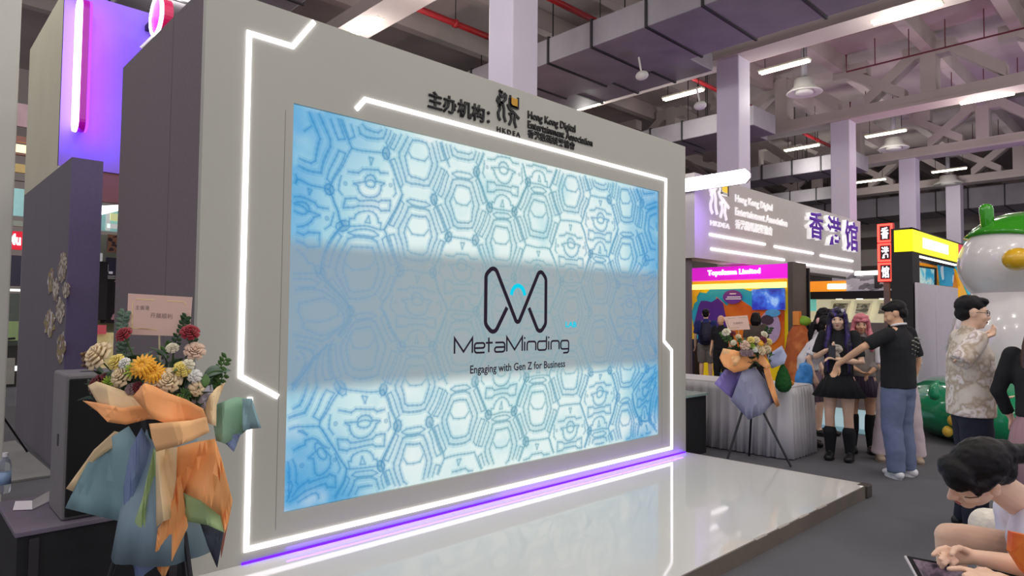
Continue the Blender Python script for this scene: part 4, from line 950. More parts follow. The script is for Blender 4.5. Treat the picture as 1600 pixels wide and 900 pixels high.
# ---- black wall, orange sign booth and lit print display
bw = thing('black_wall_panel', 'tall matt black wall panel right of the magenta booth', 'partition', (15.1, 2.9, 0))
XB('wall_panel', (1236,420), (1266,700), mat('matt_black_wall', (28,28,36), .8), 15.0, .08, bw)
XB('edge_strip', (1264,424), (1266,700), mat('dark_edge', (52,50,58), .7), 14.97, .03, bw)
pd = thing('print_display_booth', 'booth with an orange sign above a lit case of framed prints', 'booth', (16.4, 2, 0))
DB = lambda n, p0, p1, m, x=16.0, d=.1: XB(n, p0, p1, m, x, d, pd)
DB('orange_sign', (1264,440), (1322,455), mat('orange_signboard', (244,150,40), .4, emit=.6), 15.9)
DB('sign_lettering', (1293,444), (1321,451), WHG, 15.88, .02)
DB('poster_board', (1322,429), (1398,456), patches('car_poster', [(0,(60,60,66)),(.36,(120,120,128)),(.46,(196,194,206)),(.6,(222,220,230))], 1.6, .5, .12, stretch=(1,1.2,3)), 15.9)
DB('strip_light', (1335,424), (1398,428), glow('cool_strip', (255,252,240), 3), 15.85, .05)
for x0, x1 in ((1366,1384), (1384,1398)): DB('dark_picture', (x0,431), (x1-2,450), patches('dark_picture', [(0,(30,30,34)),(.5,(60,60,66)),(.62,(190,190,196))], 3), 15.88, .02)
DB('black_header', (1266,456), (1398,466), mat('matt_black_wall', (28,28,36), .8), 15.8, .3)
for px in (1310, 1342, 1378): DB('downlight', (px-4,466), (px+4,467.5), glow('downlight', (255,250,225), 5), 15.85, .1)
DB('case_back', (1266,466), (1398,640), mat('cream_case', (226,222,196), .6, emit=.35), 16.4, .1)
DB('teal_panel', (1265,458), (1275,486), mat('aqua_panel', (120,214,206), .4, emit=.4), 15.95, .04)
FR = mat('print_frame', (238,232,200), .5, emit=.25); PRN = patches('grey_print', [(0,(120,124,116)),(.45,(206,206,190)),(.55,(160,160,150)),(.65,(232,230,214))], 2.5, stretch=(1,1,3))
for k, (x0, x1) in enumerate(((1297,1328),(1334,1362),(1370,1397))):
    a = [(x0+3,470),(x1+3,470),(x1-4,500),(x0-4,500)]
    XP('framed_print', a, FR, 16.2, .04, pd); XP('print_image', [(x0+6,474),(x1-2,474),(x1-7,490),(x0+2,490)], PRN, 16.15, .01, pd)
DB('case_counter', (1266,503), (1398,640), mat('grey_case_front', (120,124,128), .6), 15.9, .3)
# ---- red neon box sign
nb = thing('red_neon_sign', 'red neon box sign of three stacked characters', 'sign', on(1382, 420, 'x', 13))
NEON = glow('red_neon', (255,60,50), 5)
a = on(1371, 350, 'x', 13.0); b = on(1396, 440, 'x', 13.0)
MB().box(13.0, 13.12, b.y, a.y, b.z, a.z).build('sign_box', mat('maroon_sign', (150,20,30), .5, emit=.6), nb)
for k, ch in enumerate('香港馆'):
    z1 = a.z-(a.z-b.z)*k/3-.03; z0 = z1-(a.z-b.z)/3+.06
    MB().strip([(-a.y+.02, z0), (-b.y-.02, z0), (-b.y-.02, z1), (-a.y+.02, z1)], .035, (13.0, 0, 0), -Y, Z, .03, True).build('neon_frame', NEON, nb)
    MB().box(12.985, 13.0, b.y+.05, a.y-.05, z0+.03, z1-.03).build('dark_ground', mat('dark_ground', (40,16,26), .5), nb)
    text('neon_character', ch, glow('neon_white', (255,235,240), 4), (12.985, a.y-.07, z0+.05), -Y, Z, a.y-b.y-.14, z1-z0-.1, nb, .012, .01)
MB().box(13.03, 13.1, (a.y+b.y)/2-.05, (a.y+b.y)/2+.05, 0, b.z).build('sign_post', DGREY, nb)
# ---- yellow-sign booth
yb = thing('yellow_sign_booth', 'black-framed booth with a glowing yellow sign and white panels', 'booth', (12, 0, 0))
BLK = mat('matt_black_frame', (34,31,34), .7, var=.05)
MB().box(10.40, 10.78, -.75, -.45, 0, 3.0).build('corner_pillar', BLK, yb)
MB().box(10.40, 15.5, -.75, -.72, 2.97, 3.0).build('top_rail', BLK, yb); MB().box(10.78, 15.5, -.75, -.45, 2.585, 2.62).build('bottom_rail', BLK, yb)
MB().box(10.385, 13.22, -.765, -.5, 2.622, 2.968).build('sign_board', mat('yellow_signboard', (250,236,20), .35, var=.02, emit=.85), yb)
a = on(1442, 376, 'y', -.77); b = on(1482, 391, 'y', -.77)
MB().box(a.x, b.x, -.772, -.766, 2.71, 2.885).build('glowing_lettering', glow('yellow_white_glow', (255,252,200), 2.0), yb, bev=.003)
MB().box(13.225, 15.5, -.765, -.5, 2.622, 2.968).build('red_board', mat('red_signboard', (226,50,66), .4, emit=.5), yb)
MB().box(10.78, 13.2, -.74, -.70, 2.56, 2.585).build('strip_light', glow('cool_strip', (255,252,240), 3), yb)
ORW = patches('amber_wall', [(0,(244,178,30)),(.55,(238,150,30)),(.7,(226,120,30))], 1.5, interp='LINEAR', emit=.2)
MB().box(11.35, 15.5, -.32, -.24, 0, 2.6).build('back_wall', ORW, yb)
YP = lambda n, pts, m, y=-.34, d=.03: MB().prism([(v.x, v.z) for v in (on(*p, 'y', y) for p in pts)], (0, y, 0), X, Z, d).build(n, m, yb)
YP('monitor', [(1434,415),(1461,419),(1461,448),(1434,448)], BLK, -.36); YP('monitor_picture', [(1436,418),(1459,421),(1459,446),(1436,446)], patches('aqua_video', [(0,(20,90,130)),(.45,(40,150,190)),(.56,(190,210,200)),(.66,(60,170,200))], 3, .4, .5, interp='LINEAR'), -.40, .01)
YP('poster', [(1464,410),(1490,413),(1486,448),(1468,446)], patches('cyan_poster', [(0,(40,170,210)),(.5,(30,150,200)),(.6,(220,235,240))], 3, .5, .3), -.37)
YP('door_panel', [(1424,470),(1432,470),(1432,560),(1424,560)], mat('brown_orange_door', (198,128,60), .6), -.36)
WPN = mat('white_folding_panel', (222,214,224), .6, var=.02)
for x0, x1 in ((1433,1461.5),(1462.5,1497)):
    a, b = on(x0, 447, 'y', -.80).x, on(x1, 447, 'y', -.80).x; MB().box(a, b, -.80, -.765, 0, 2.13).build('white_panel', WPN, yb, bev=.004)
YP('cyan_shard', [(1491,417),(1518,415),(1535,442),(1517,475),(1508,455)], mat('cyan_board', (24,186,220), .4, emit=.35), -.82)
YP('amber_shard', [(1490,420),(1507,455),(1517,477),(1512,500),(1497,500),(1497,447)], mat('amber_board', (246,176,20), .5, emit=.3), -.80)
YP('lilac_shard', [(1536,443),(1548,446),(1530,478),(1518,477)], mat('lilac_board', (206,198,236), .5, emit=.3), -.81)
YP('red_shard', [(1588,462),(1604,458),(1604,480),(1592,476)], mat('red_board', (222,80,50), .5, emit=.3), -.81)

# ---- big inflatable on a green round base
IN = thing('inflatable_figure', 'giant white inflatable with a glossy green cap on a round green base', 'inflatable', (9.6, -2.35, 0))
GRN = mat('glossy_green_vinyl', (20,140,92), .12, var=.05, coat=.5); GRN2 = mat('glossy_leaf_green_vinyl', (52,150,22), .12, var=.06, coat=.5); WV = mat('white_vinyl', (226,222,222), .2, var=.02, coat=.4)
ic = Vector((9.6, -2.35, 0))
MB().lathe([(.9,0),(1.25,.04),(1.46,.2),(1.5,.4),(1.42,.58),(1.15,.74),(.7,.82),(.01,.84)], ic, 48).build('green_base', GRN, IN, True)
hc = dep(1608, 412, 8.75); hr = (.80, .80, .66)
MB().lathe([(.75,.6),(.9,.8),(.95,1.15),(.86,1.55),(.66,1.9),(.3,2.1)], (hc.x, hc.y, 0), 32).build('white_body', WV, IN, True)
MB().ell(hc, hr, None, 40, 24).build('white_head', WV, IN, True)
prof = [(hr[0]*1.025*math.cos(R(a)), hr[2]*1.03*math.sin(R(a))) for a in range(18, 91, 6)]
tilt = Matrix.Rotation(R(14), 4, Vector((.69, .72, 0)))
m = MB().lathe(prof+[(.01, hr[2]*1.03)], (0,0,0), 40); m.v = [hc + (tilt @ v) for v in m.v]; m.build('green_cap', GRN2, IN, True)
p = dep(1543, 352, 8.75); q = dep(1541, 328, 8.75)
MB().limb([p, q], [.075, .085]).build('cap_stem', GRN2, IN, True)
nf = (CAM-hc); nf.z = 0; nf.normalize()
bp = dep(1590, 405, 8.0); MB().ell(bp, (.16,.16,.14), None, 20, 12).build('yellow_patch', mat('yellow_vinyl', (226,176,30), .25, var=.04, coat=.3), IN, True)
for px, py, c_ in ((1432,640,'amber'),(1440,660,'amber'),(1446,676,'amber'),(1437,650,'aqua')):
    d = ray(px, py); best = None; b0 = on(px, py, 'z', .5-(py-640)*.009); v = b0-ic; v.z = 0; v = ic+v.normalized()*1.5; v.z = max(.12, b0.z)
    MB().ell(v, (.06,.06,.07), None, 10, 6).build('round_dot', mat(c_+'_vinyl', (226,186,70) if c_ == 'amber' else (90,210,220), .3), IN, True)
lf = dep(1460, 606, 8.0); MB().limb([lf-Vector((0,0,.08)), lf+Vector((0,0,.02)), lf+Vector((.03,-.03,.08))], [.07,.05,.015]).build('green_leaf_knob', GRN, IN, True)
# ---- raised pale blue booth floor
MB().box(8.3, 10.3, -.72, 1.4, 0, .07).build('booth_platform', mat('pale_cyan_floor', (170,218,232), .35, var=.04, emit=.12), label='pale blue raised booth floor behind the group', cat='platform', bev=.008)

# ---- skirted table with its clutter, black box
tx0, tx1, ty0, ty1, tz = 5.97, 6.60, -.69, 1.6, .79
tb = thing('skirted_table', 'long table in a pleated white cloth skirt behind the tripod flowers', 'table', (6.28, .25, 0))
CLO = mat('white_table_cloth', (206,204,206), .85, var=.04, scale=3)
MB().box(tx0, tx1, ty0, ty1, tz-.03, tz).build('table_top', CLO, tb, bev=.01)
per = []; 
def walk(a, b, n, nx_, ny_):
    for i in range(n):
        t_ = i/n; k = .013*math.sin(i*1.05)+.007*math.sin(i*2.3+1); per.append((a[0]+(b[0]-a[0])*t_, a[1]+(b[1]-a[1])*t_, nx_, ny_, k))
walk((tx0,ty1),(tx0,ty0),120,-1,0); walk((tx0,ty0),(tx1,ty0),46,0,-1); walk((tx1,ty0),(tx1,ty1),60,1,0); walk((tx1,ty1),(tx0,ty1),46,0,1)
m = MB(); n = len(per); rows = [(tz-.012,.0,.2),(tz-.1,.012,.7),(.4,.022,1),(.012,.034,1.2)]
for zz, off, am in rows: m.v += [Vector((x+nx_*(off+.018+k*am), y+ny_*(off+.018+k*am), zz)) for x, y, nx_, ny_, k in per]
m.f += [(j*n+i, j*n+(i+1)%n, (j+1)*n+(i+1)%n, (j+1)*n+i) for j in range(len(rows)-1) for i in range(n)]
o = m.build('pleated_skirt', CLO, tb, True); q = o.modifiers.new('thick', 'SOLIDIFY'); q.thickness = .003; q.offset = 1
for x in (tx0+.05, tx1-.05):
    for y in (ty0+.05, ty1-.05): MB().tube([(x,y,0),(x,y,tz-.03)], .015, 8).build('leg', STEEL, tb)
bs = on(1113, 604, 'z', tz); bs.x = max(bs.x, 6.06); bs.y = min(bs.y, 1.4); t = thing('notice_board', 'small cream notice board standing on the skirted table', 'sign', (bs.x, bs.y, tz))
ux = Vector((_r.x, _r.y, 0)).normalized(); uy = Vector((.05, .05, 1)).normalized()
MB().prism([(-.10,0),(.10,0),(.10,.27),(-.10,.27)], bs, ux, Z, .012).build('board', mat('cream_notice', (200,196,180), .6), t)
for k in range(5): MB().prism([(-.08,.25-k*.03),(.07-.01*k,.25-k*.03),(.07-.01*k,.242-k*.03),(-.08,.242-k*.03)], bs, ux, Z, .0135).build('writing_line', mat('grey_print_line', (130,128,122), .7), t)
MB().prism([(-.06,0),(.06,0),(0,.14)], bs+Vector((.05,.06,0)), ux, Z, .01).build('strut', BLACK, t)
for k, (px, py, c_, nm, lb) in enumerate([(1092,601,(60,110,150),'gift_box','small blue box at the left end of the skirted table')]):
    p = on(px, py, 'z', tz); p.x = max(p.x, 6.06); p.y = min(p.y, 1.45); MB().box(p.x-.05, p.x+.05, p.y-.06, p.y+.06, tz, tz+.10).build(nm, mat('gift_%d' % k, c_, .5, var=.15, scale=20), label=lb, cat='box', bev=.006)
p = on(1224, 606, 'z', tz); t = thing('green_plush', 'dark green cone-shaped plush on the right end of the skirted table', 'toy', (p.x, p.y, tz))
me = fuse(MB().limb([p+Vector((0,0,.04)), p+Vector((0,0,.10)), p+Vector((.0,0,.18)), p+Vector((-.01,0,.25))], [.09,.08,.055,.02]), .012, 3, .006, 40); flink('plush_body', me, mat('dark_green_plush', (22,82,30), .95, var=.2, scale=50), t)
MB().ell(p+Vector((.05,-.06,.05)), (.05,.03,.03), None, 12, 8).build('plush_foot', mat('amber_plush', (206,130,50), .9), t, True)
p = Vector((5.32, .12, 0)); t = thing('equipment_box', 'black equipment box standing against the right end of the backdrop', 'box', (5.35, .3, 0))
MB().box(5.12, 5.62, .10, .5, 0, .66).build('box_body', CASE, t, bev=.01); MB().box(5.10, 5.64, .08, .52, .66, .685).build('glass_lid', mat('greenish_glass_lid', (150,176,170), .15, var=.03), t)
# orange display figure behind the table
p = on(1248, 590, 'z', .42); p = dep(1249, 560, 12.2); p.z = 0; t = thing('display_figure', 'rounded orange-brown display figure with a green tuft by the black panel', 'statue', p)
MB().lathe([(.16,0),(.24,.1),(.27,.5),(.26,.9),(.2,1.25),(.1,1.42),(.01,1.46)], p, 24).build('figure_body', patches('rust_orange', [(0,(196,104,50)),(.5,(170,84,40)),(.7,(214,130,70))], 3, interp='LINEAR'), t, True)
MB().ell(p+Vector((.06,-.04,1.5)), (.15,.15,.1), None, 14, 8).build('green_tuft', mat('lime_tuft', (130,176,50), .7), t, True)
MB().box(p.x-.12, p.x+.0, p.y-.05, p.y+.07, 1.42, 1.68).build('orange_block', mat('orange_block', (226,140,60), .7), t, bev=.01)

for k, (x, y, e, c_) in enumerate([(13.5,4.25,16,(.55,.25,1)),(19.5,4.25,26,(.75,.35,1)),(24.5,2.2,80,(1,.4,.75)),(31,.5,110,(.7,.4,1)),(9.6,9.6,70,(1,.6,.58))]):  # coloured lights added to tint the roof; cans and poles are made up
    zb = fz1+.012 if k < 2 else 3.4; t = thing('uplight', ['added violet fill light on the left end of the pavilion sign','added violet fill light on the right end of the pavilion sign','added pink fill light standing in the far booths','added violet fill light standing in the farthest booths','added rosy fill light standing behind the backdrop'][k], 'light', (x, y, zb))
    MB().lathe([(.09,zb),(.11,zb+.1),(.10,zb+.1),(.08,zb+.02)], (x,y,0), 16).build('added_lamp_can', BLACK, t)
    if k > 1: MB().tube([(x,y,0),(x,y,zb)], .04, 8).build('added_lamp_pole', BLACK, t)
    lamp('uplight_beam', 'AREA', (x, y, zb+.12), e, c_, t, .18, None, (R(180), 0, 0))
# ================================================================== people
SKIN = mat('skin_light', (238,198,170), .5, var=.05, scale=9); SKIN2 = mat('skin_tan', (226,178,142), .5, var=.05, scale=9)
BLKC = mat('black_cotton', (24,24,28), .9, var=.12, scale=18); WHT = mat('white_cotton', (228,226,232), .85, var=.03, scale=12)
HB = mat('black_hair', (15,13,15), .5, var=.3, scale=40, bump=.12, bscale=120, spec=.25); HBR = mat('brown_hair', (70,46,36), .4, var=.2, scale=40, bump=.3, bscale=120)
HPK = mat('pink_hair', (214,124,134), .45, var=.12, scale=40, bump=.3, bscale=120); HPU = patches('black_purple_hair', [(0,(24,20,28)),(.48,(30,24,44)),(.6,(62,40,122)),(.75,(40,28,70))], 9, .4, stretch=(3,3,.5), interp='LINEAR')
EYEW = mat('eye_white', (235,232,228), .2, var=0); EYED = mat('eye_dark', (26,18,16), .15, var=0); LIP = mat('lips', (176,96,92), .4, var=0)
def hand(mb, wrist, d, side, curl=.5, s=1, thumb=1, fr=.0085, spread=1):
    """palm, four unequal bent fingers and a thumb leaving the palm's side"""
    d = d.normalized(); sd, nn = frame(d, Vector(side)); nn = -nn
    mb.limb([wrist-d*.02*s, wrist+d*.03*s, wrist+d*.085*s], [(.026*s,.018*s),(.036*s,.017*s),(.038*s,.013*s)], sd, 12)
    for k, (off, ln) in enumerate(((-.028,.062),(-.0095,.074),(.0095,.070),(.027,.055))):
        p = wrist+d*.085*s+sd*off*s*thumb*spread; q = d.copy(); pts = [p-d*.02*s, p]
        for j, f_ in enumerate((.45,.32,.23)):
            q = (q*math.cos(curl*.75)+nn*math.sin(curl*.75)).normalized() if True else q
            n2 = sd.cross(q); nn2 = nn*math.cos(curl*.75)-d*math.sin(curl*.75)
            p = p+q*ln*f_*s; pts.append(p)
            d_, nnn = q, (nn - q*q.dot(nn));
            if nnn.length > .05: nn_l = nnn.normalized()
        mb.limb(pts, [fr*1.05*s, fr*1.05*s, fr*s, fr*.95*s, fr*.8*s], sd, 8)
    b = wrist+d*.03*s-sd*.03*s*thumb
    mb.limb([b, b-sd*.02*s*thumb+d*.025*s+nn*.012*s, b-sd*.026*s*thumb+d*.05*s+nn*.024*s, b-sd*.022*s*thumb+d*.07*s+nn*.032*s], [fr*1.5*s, fr*1.3*s, fr*1.1*s, fr*.85*s], sd, 8)
def head_into(mb, c, M, s=1):
    T = lambda v: c + M @ (Vector(v)*s)
    E = lambda p, r: mb.ell(T(p), tuple(q*s for q in r), M, 20, 14)
    E((0,-.012,.028), (.075,.094,.088)); E((0,.028,-.02), (.064,.062,.078)); E((0,.02,-.06), (.055,.062,.05)); E((0,.058,-.088), (.030,.030,.025))
    E((0,.072,.022), (.05,.022,.014)); E((-.036,.06,-.03), (.026,.026,.024)); E((.036,.06,-.03), (.026,.026,.024))
    mb.limb([T((0,.088,.012)), T((0,.1,-.01)), T((0,.108,-.028))], [.008*s, .010*s, .013*s], M @ X, 8); E((-.012,.098,-.031), (.009,.011,.008)); E((.012,.098,-.031), (.009,.011,.008))
    E((0,.086,-.056), (.022,.012,.008)); E((0,.083,-.068), (.02,.012,.008))
    for q in (-1, 1): E((q*.076,-.008,-.008), (.009,.019,.031)); E((q*.082,-.013,.008), (.006,.016,.018))
def face_parts(root, c, M, s=1):
    T = lambda v: c + M @ (Vector(v)*s); 
    for q in (-1, 1):
        e = MB().ell(T((q*.031,.0765,.001)), (.0145*s,.009*s,.0085*s), M, 12, 8).build('eye', EYEW, root, True)
        MB().ell(T((q*.031,.0835,.001)), (.0068*s,.0035*s,.0072*s), M, 10, 6).build('iris', EYED, e, True)
        MB().limb([T((q*.014,.087,.022)), T((q*.032,.086,.027)), T((q*.05,.074,.022))], [.0032*s]*3, M @ X, 6).build('eyebrow', EYED, root, True)
        MB().limb([T((q*.017,.083,.008)), T((q*.031,.087,.0115)), T((q*.046,.078,.008))], [.0022*s]*3, M @ X, 6).build('eyelash', EYED, root, True)
    MB().ell(T((0,.0945,-.0615)), (.020*s,.006*s,.0075*s), M, 12, 8).build('lips', LIP, root, True)
def hair_into(mb, c, M, style, s=1, ln=.4):
    T = lambda v: c + M @ (Vector(v)*s); E = lambda p, r: mb.ell(T(p), tuple(q*s for q in r), M, 18, 12)
    lm = lambda pts, rad: mb.limb([T(p) for p in pts], [tuple(q*s for q in r) if isinstance(r, tuple) else r*s for r in rad], M @ X, 12)
    if style == 'short':
        E((0,-.022,.05), (.083,.100,.082)); E((0,-.055,-.005), (.072,.058,.065)); E((0,.05,.088), (.062,.045,.03)); E((-.03,.06,.082), (.03,.035,.024))
    else:
        E((0,-.018,.042), (.088,.104,.092)); E((0,-.06,-.03), (.08,.055,.09))
        lm([(-.07,.06,.06), (-.03,.088,.05), (.03,.088,.05), (.07,.06,.06)], [(.02,.02)]*4); lm([(-.055,.05,.095), (0,.07,.098), (.055,.05,.095)], [.03]*3)
    if style == 'long':
        for q in (-1, 1): lm([(q*.078,.025,.05), (q*.09,.03,-.06), (q*.105,.10,-ln*.5), (q*.11,.135,-ln)], [(.022,.045),(.026,.048),(.042,.042),(.026,.03)])
        lm([(0,-.07,.03), (0,-.095,-.1), (0,-.095,-ln*.6), (0,-.085,-ln)], [(.075,.05),(.095,.045),(.115,.045),(.09,.03)])
    if style == 'bob':
        for q in (-1, 1): lm([(q*.078,.02,.05), (q*.094,.02,-.06), (q*.09,.02,-.14)], [(.02,.05),(.028,.055),(.016,.04)])
        lm([(0,-.07,.03), (0,-.09,-.08), (0,-.085,-.16)], [(.075,.05),(.095,.045),(.08,.03)])
    if style == 'pony':
        E((0,-.115,.03), (.035,.035,.035)); lm([(0,-.12,.03), (0,-.16,-.02), (0,-.165,-.14), (0,-.15,-.25)], [.03,.04,.04,.015])
J0 = dict(hip=(0,0,.92), waist=(0,.0,1.08), chest=(0,.0,1.27), sh=(0,-.01,1.39), neck=(0,-.012,1.455), head=(0,.02,1.585), shL=(-.175,-.01,1.385), shR=(.175,-.01,1.385),
  elL=(-.225,-.03,1.10), elR=(.225,-.03,1.10), wrL=(-.235,.05,.87), wrR=(.235,.05,.87), hpL=(-.085,0,.89), hpR=(.085,0,.89), knL=(-.095,.02,.49), knR=(.095,.02,.49), anL=(-.10,-.02,.085), anR=(.10,-.02,.085))
def heading(theta, loc):
    t = R(theta); f2 = Vector((loc.x-CAM.x, loc.y-CAM.y)).normalized(); r2 = Vector((f2.y, -f2.x)); d = -f2*math.cos(t)+r2*math.sin(t); return math.atan2(-d.x, d.y)
def person(label, px, depth, H, theta, pose={}, top=None, bottom=None, hair=None, shoe=None, skin=SKIN, face=False, hyaw=0, hpitch=0, wide=1.0, voxel=.010, sock=None, curl=(.5,.5), z0=0, foot=(0,0), group='visitors in the hall', py=620, hdir={}):
    loc = dep(px, py, depth); k = H/1.70
    root = local(thing('person', label, 'person', (loc.x, loc.y, z0), heading(theta, loc), group))
    J = {a: Vector(b) for a, b in J0.items()}; J.update({a: Vector(b) for a, b in pose.items()})
    for a in ('shL','shR','elL','elR','wrL','wrR'):
        if a not in pose: J[a].x *= wide
    J = {a: b*k for a, b in J.items()}
    M = (Matrix.Rotation(R(hyaw), 3, 'Z') @ Matrix.Rotation(R(hpitch), 3, 'X'))
    b = MB()
    b.limb([J['hip']-Z*.03*k, J['hip']+Z*.05*k, J['waist'], J['chest'], J['sh'], J['neck']], [(.145*wide*k,.10*k),(.15*wide*k,.105*k),(.125*wide*k,.092*k),(.15*wide*k,.105*k),(.15*wide*k,.075*k),(.06*k,.055*k)], X, 18)
    b.limb([J['neck']-Z*.03*k, J['neck'].lerp(J['head'], .45), J['head']], [.056*k,.052*k,.05*k], X, 14)
    head_into(b, J['head'], M, k)
    for s_ in 'LR':
        sh, el, wr = J['sh'+s_], J['el'+s_], J['wr'+s_]
        b.limb([sh, sh.lerp(el, .5), el, el.lerp(wr, .35), wr], [.05*k,.044*k,.036*k,.036*k,.025*k], X, 12)
        d = hdir.get(s_); d = Vector(d) if d else (wr-el)
        hand(b, wr, d, Y if abs(d.normalized().y) < .8 else X, curl[s_ == 'R'], k, 1, .0088)
        hp, kn, an = J['hp'+s_], J['kn'+s_], J['an'+s_]
        b.limb([hp, hp.lerp(kn, .4), kn, kn.lerp(an, .35)+Vector((0,-.015*k,0)), an], [.085*k,.075*k,.052*k,.052*k,.034*k], X, 14)
        fa = foot[s_ == 'R']; fd = Vector((math.sin(R(fa)), math.cos(R(fa)), 0)); b.limb([an-fd*.04*k-Z*.045*k, an+fd*.06*k-Z*.045*k, an+fd*.15*k-Z*.055*k], [(.03*k,.03*k),(.038*k,.03*k),(.036*k,.018*k)], fd.cross(Z), 10); b.limb([an, an+fd*.05*k-Z*.035*k], [.034*k,.034*k], X, 10)
        if shoe:
            m = MB(); m.limb([an-fd*.055*k-Z*.04*k, an+fd*.05*k-Z*.036*k, an+fd*.155*k-Z*.05*k], [(.041*k,.043*k),(.046*k,.042*k),(.045*k,.030*k)], fd.cross(Z), 14)
            if shoe[1]: m.limb([an+Z*.02*k, an+Z*shoe[1]*k], [.05*k,.055*k], X, 12)
            sole = MB(); ns = 14
            for zz in (0, .028*k): sole.v += [Vector((an.x,an.y,0))+fd*(.05*k+.118*k*math.cos(q*2*math.pi/ns))+fd.cross(Z)*(.05*k*math.sin(q*2*math.pi/ns))+Z*zz for q in range(ns)]
            sole.f += [tuple(range(ns))[::-1], tuple(range(ns, 2*ns))]+[(i, (i+1)%ns, ns+(i+1)%ns, ns+i) for i in range(ns)]
            o = link('shoe', fuse(m, .009, 2), shoe[0], root); sole.build('sole', shoe[2] if len(shoe) > 2 else shoe[0], o)
        if sock:
            o = MB().limb([an, an.lerp(kn, .5)+Vector((0,-.012*k,0)), an.lerp(kn, sock[1])], [.042*k*sock[2],.062*k*sock[2],.060*k*sock[2]], X, 16).build('sock', sock[0], root, True)
    link('body', fuse(b, voxel, 3), skin, root)
    if top:
        mt, hem, sl, ease = top; m = MB(); e = ease*k
        hp = J['hip'].lerp(J['waist'], (hem-.92)/.16)
        m.limb([hp, J['waist'], J['chest'], J['sh']-Z*.01*k, J['neck']-Z*.005*k], [(.15*wide*k+e,.105*k+e),(.14*wide*k+e,.105*k+e),(.155*wide*k+e*.9,.11*k+e*.8),(.15*wide*k+e*.4,.078*k+e*.5),(.066*k,.062*k)], X, 22, (0,1))
        for s_ in 'LR':
            sh, el, wr = J['sh'+s_], J['el'+s_], J['wr'+s_]
            if sl <= .5: m.limb([sh-(el-sh)*.05, sh.lerp(el, sl), sh.lerp(el, sl*2)], [.056*k+e*.35,.054*k+e*.4,.050*k+e*.5], X, 14, (1,0))
            else: m.limb([sh-(el-sh)*.05, sh.lerp(el, .5), el, el.lerp(wr, (sl-.5)*2)], [.056*k+e*.35,.050*k+e*.4,.043*k+e*.4,.034*k+e*.4], X, 14, (1,0))
        link('shirt', fuse(m, .012, 4, .005, 9), mt, root)
    if bottom:
        kind, mt, hem, ease = bottom; m = MB(); e = ease*k
        if kind == 'pants':
            m.limb([J['hip']-Z*.06*k, J['hip']+Z*.02*k, J['hip']+Z*.09*k], [(.15*wide*k+e*.6,.11*k+e*.6),(.155*wide*k+e*.5,.112*k+e*.5),(.15*wide*k,.105*k)], X, 20)
            for s_ in 'LR':
                hp, kn, an = J['hp'+s_], J['kn'+s_], J['an'+s_]; pts = [hp, hp.lerp(kn, .5), kn]; rad = [.095*k+e*.5, .08*k+e*.8, .058*k+e]
                if hem < .4: pts += [kn.lerp(an, .55)+Vector((0,-.01*k,0)), an+Z*(hem-.085)*k]; rad += [.052*k+e, .045*k+e]
                m.limb(pts, rad, X, 16, (1,0))
            link('trousers', fuse(m, .012, 4, .006, 9), mt, root)
        else:
            w0 = J['hip']+Z*.10*k; n = 64; r0 = .135*wide*k; fl = ease
            m.lathe([(r0*.9, w0.z+.02), (r0*1.05, w0.z-.03), (r0*1.05+.35*fl, J['hip'].z-.04), (r0*1.1+fl, hem*k), (r0*1.08+fl, hem*k), (r0*.95+.3*fl, J['hip'].z-.04), (r0*.8, w0.z)], (J['hip'].x, J['hip'].y, 0), n, lambda a, v: 1+.05*math.sin(a*16)*min(1, v*2)*(1 if v < .8 else .5))
            for v in m.v: v.y = J['hip'].y+(v.y-J['hip'].y)*.8
            m.build('skirt', mt, root, True)
    if hair:
        st_, hm, ln = hair; m = MB(); hair_into(m, J['head'], M, st_, k, ln); link('hair', fuse(m, .010, 3, .004, 30), hm, root)
    if face: face_parts(root, J['head'], M, k)
    root['_k'] = k
    return root, J, M, k
JEAN = mat('washed_blue_denim', (104,116,146), .85, var=.12, scale=8); NAVY = mat('navy_cloth', (22,26,44), .85, var=.1, scale=10)
# man in black T-shirt, seen from behind
p, J, M, k = person('man in a black T-shirt and loose jeans, back turned, reaching to the left', 1404, 6.5, 1.72, -118, dict(elL=(-.37,.13,1.26), wrL=(-.33,.42,1.07), elR=(.27,-.05,1.12), wrR=(.27,.02,.87)),
  (BLKC, .86, .42, .035), ('pants', JEAN, .06, .035), ('short', HB, 0), (mat('white_sneaker', (228,228,230), .5), 0), SKIN2, hyaw=24, hpitch=-22, wide=1.12, foot=(30,-10), curl=(.9,.5), hdir={'L': (.1,.25,-.6)})
m = MB(); 
for q in range(16): m.ell((.05+.06*math.sin(q*2.1), -.152+.0015*q, 1.37-.014*q), (.045-.003*q, .009, .009), None, 10, 6)
link('shirt_print', fuse(m, .008, 1), mat('grey_print_ink', (140,142,130), .8, var=.3, scale=50), p)
MB().tube([(math.cos(a/10*math.pi*2)*.062*k, -.012+math.sin(a/10*math.pi*2)*.06*k, 1.478*k-.012*math.sin(a/10*math.pi*2)) for a in range(10)], .011, 8, True).build('white_collar', WHT, p, True)
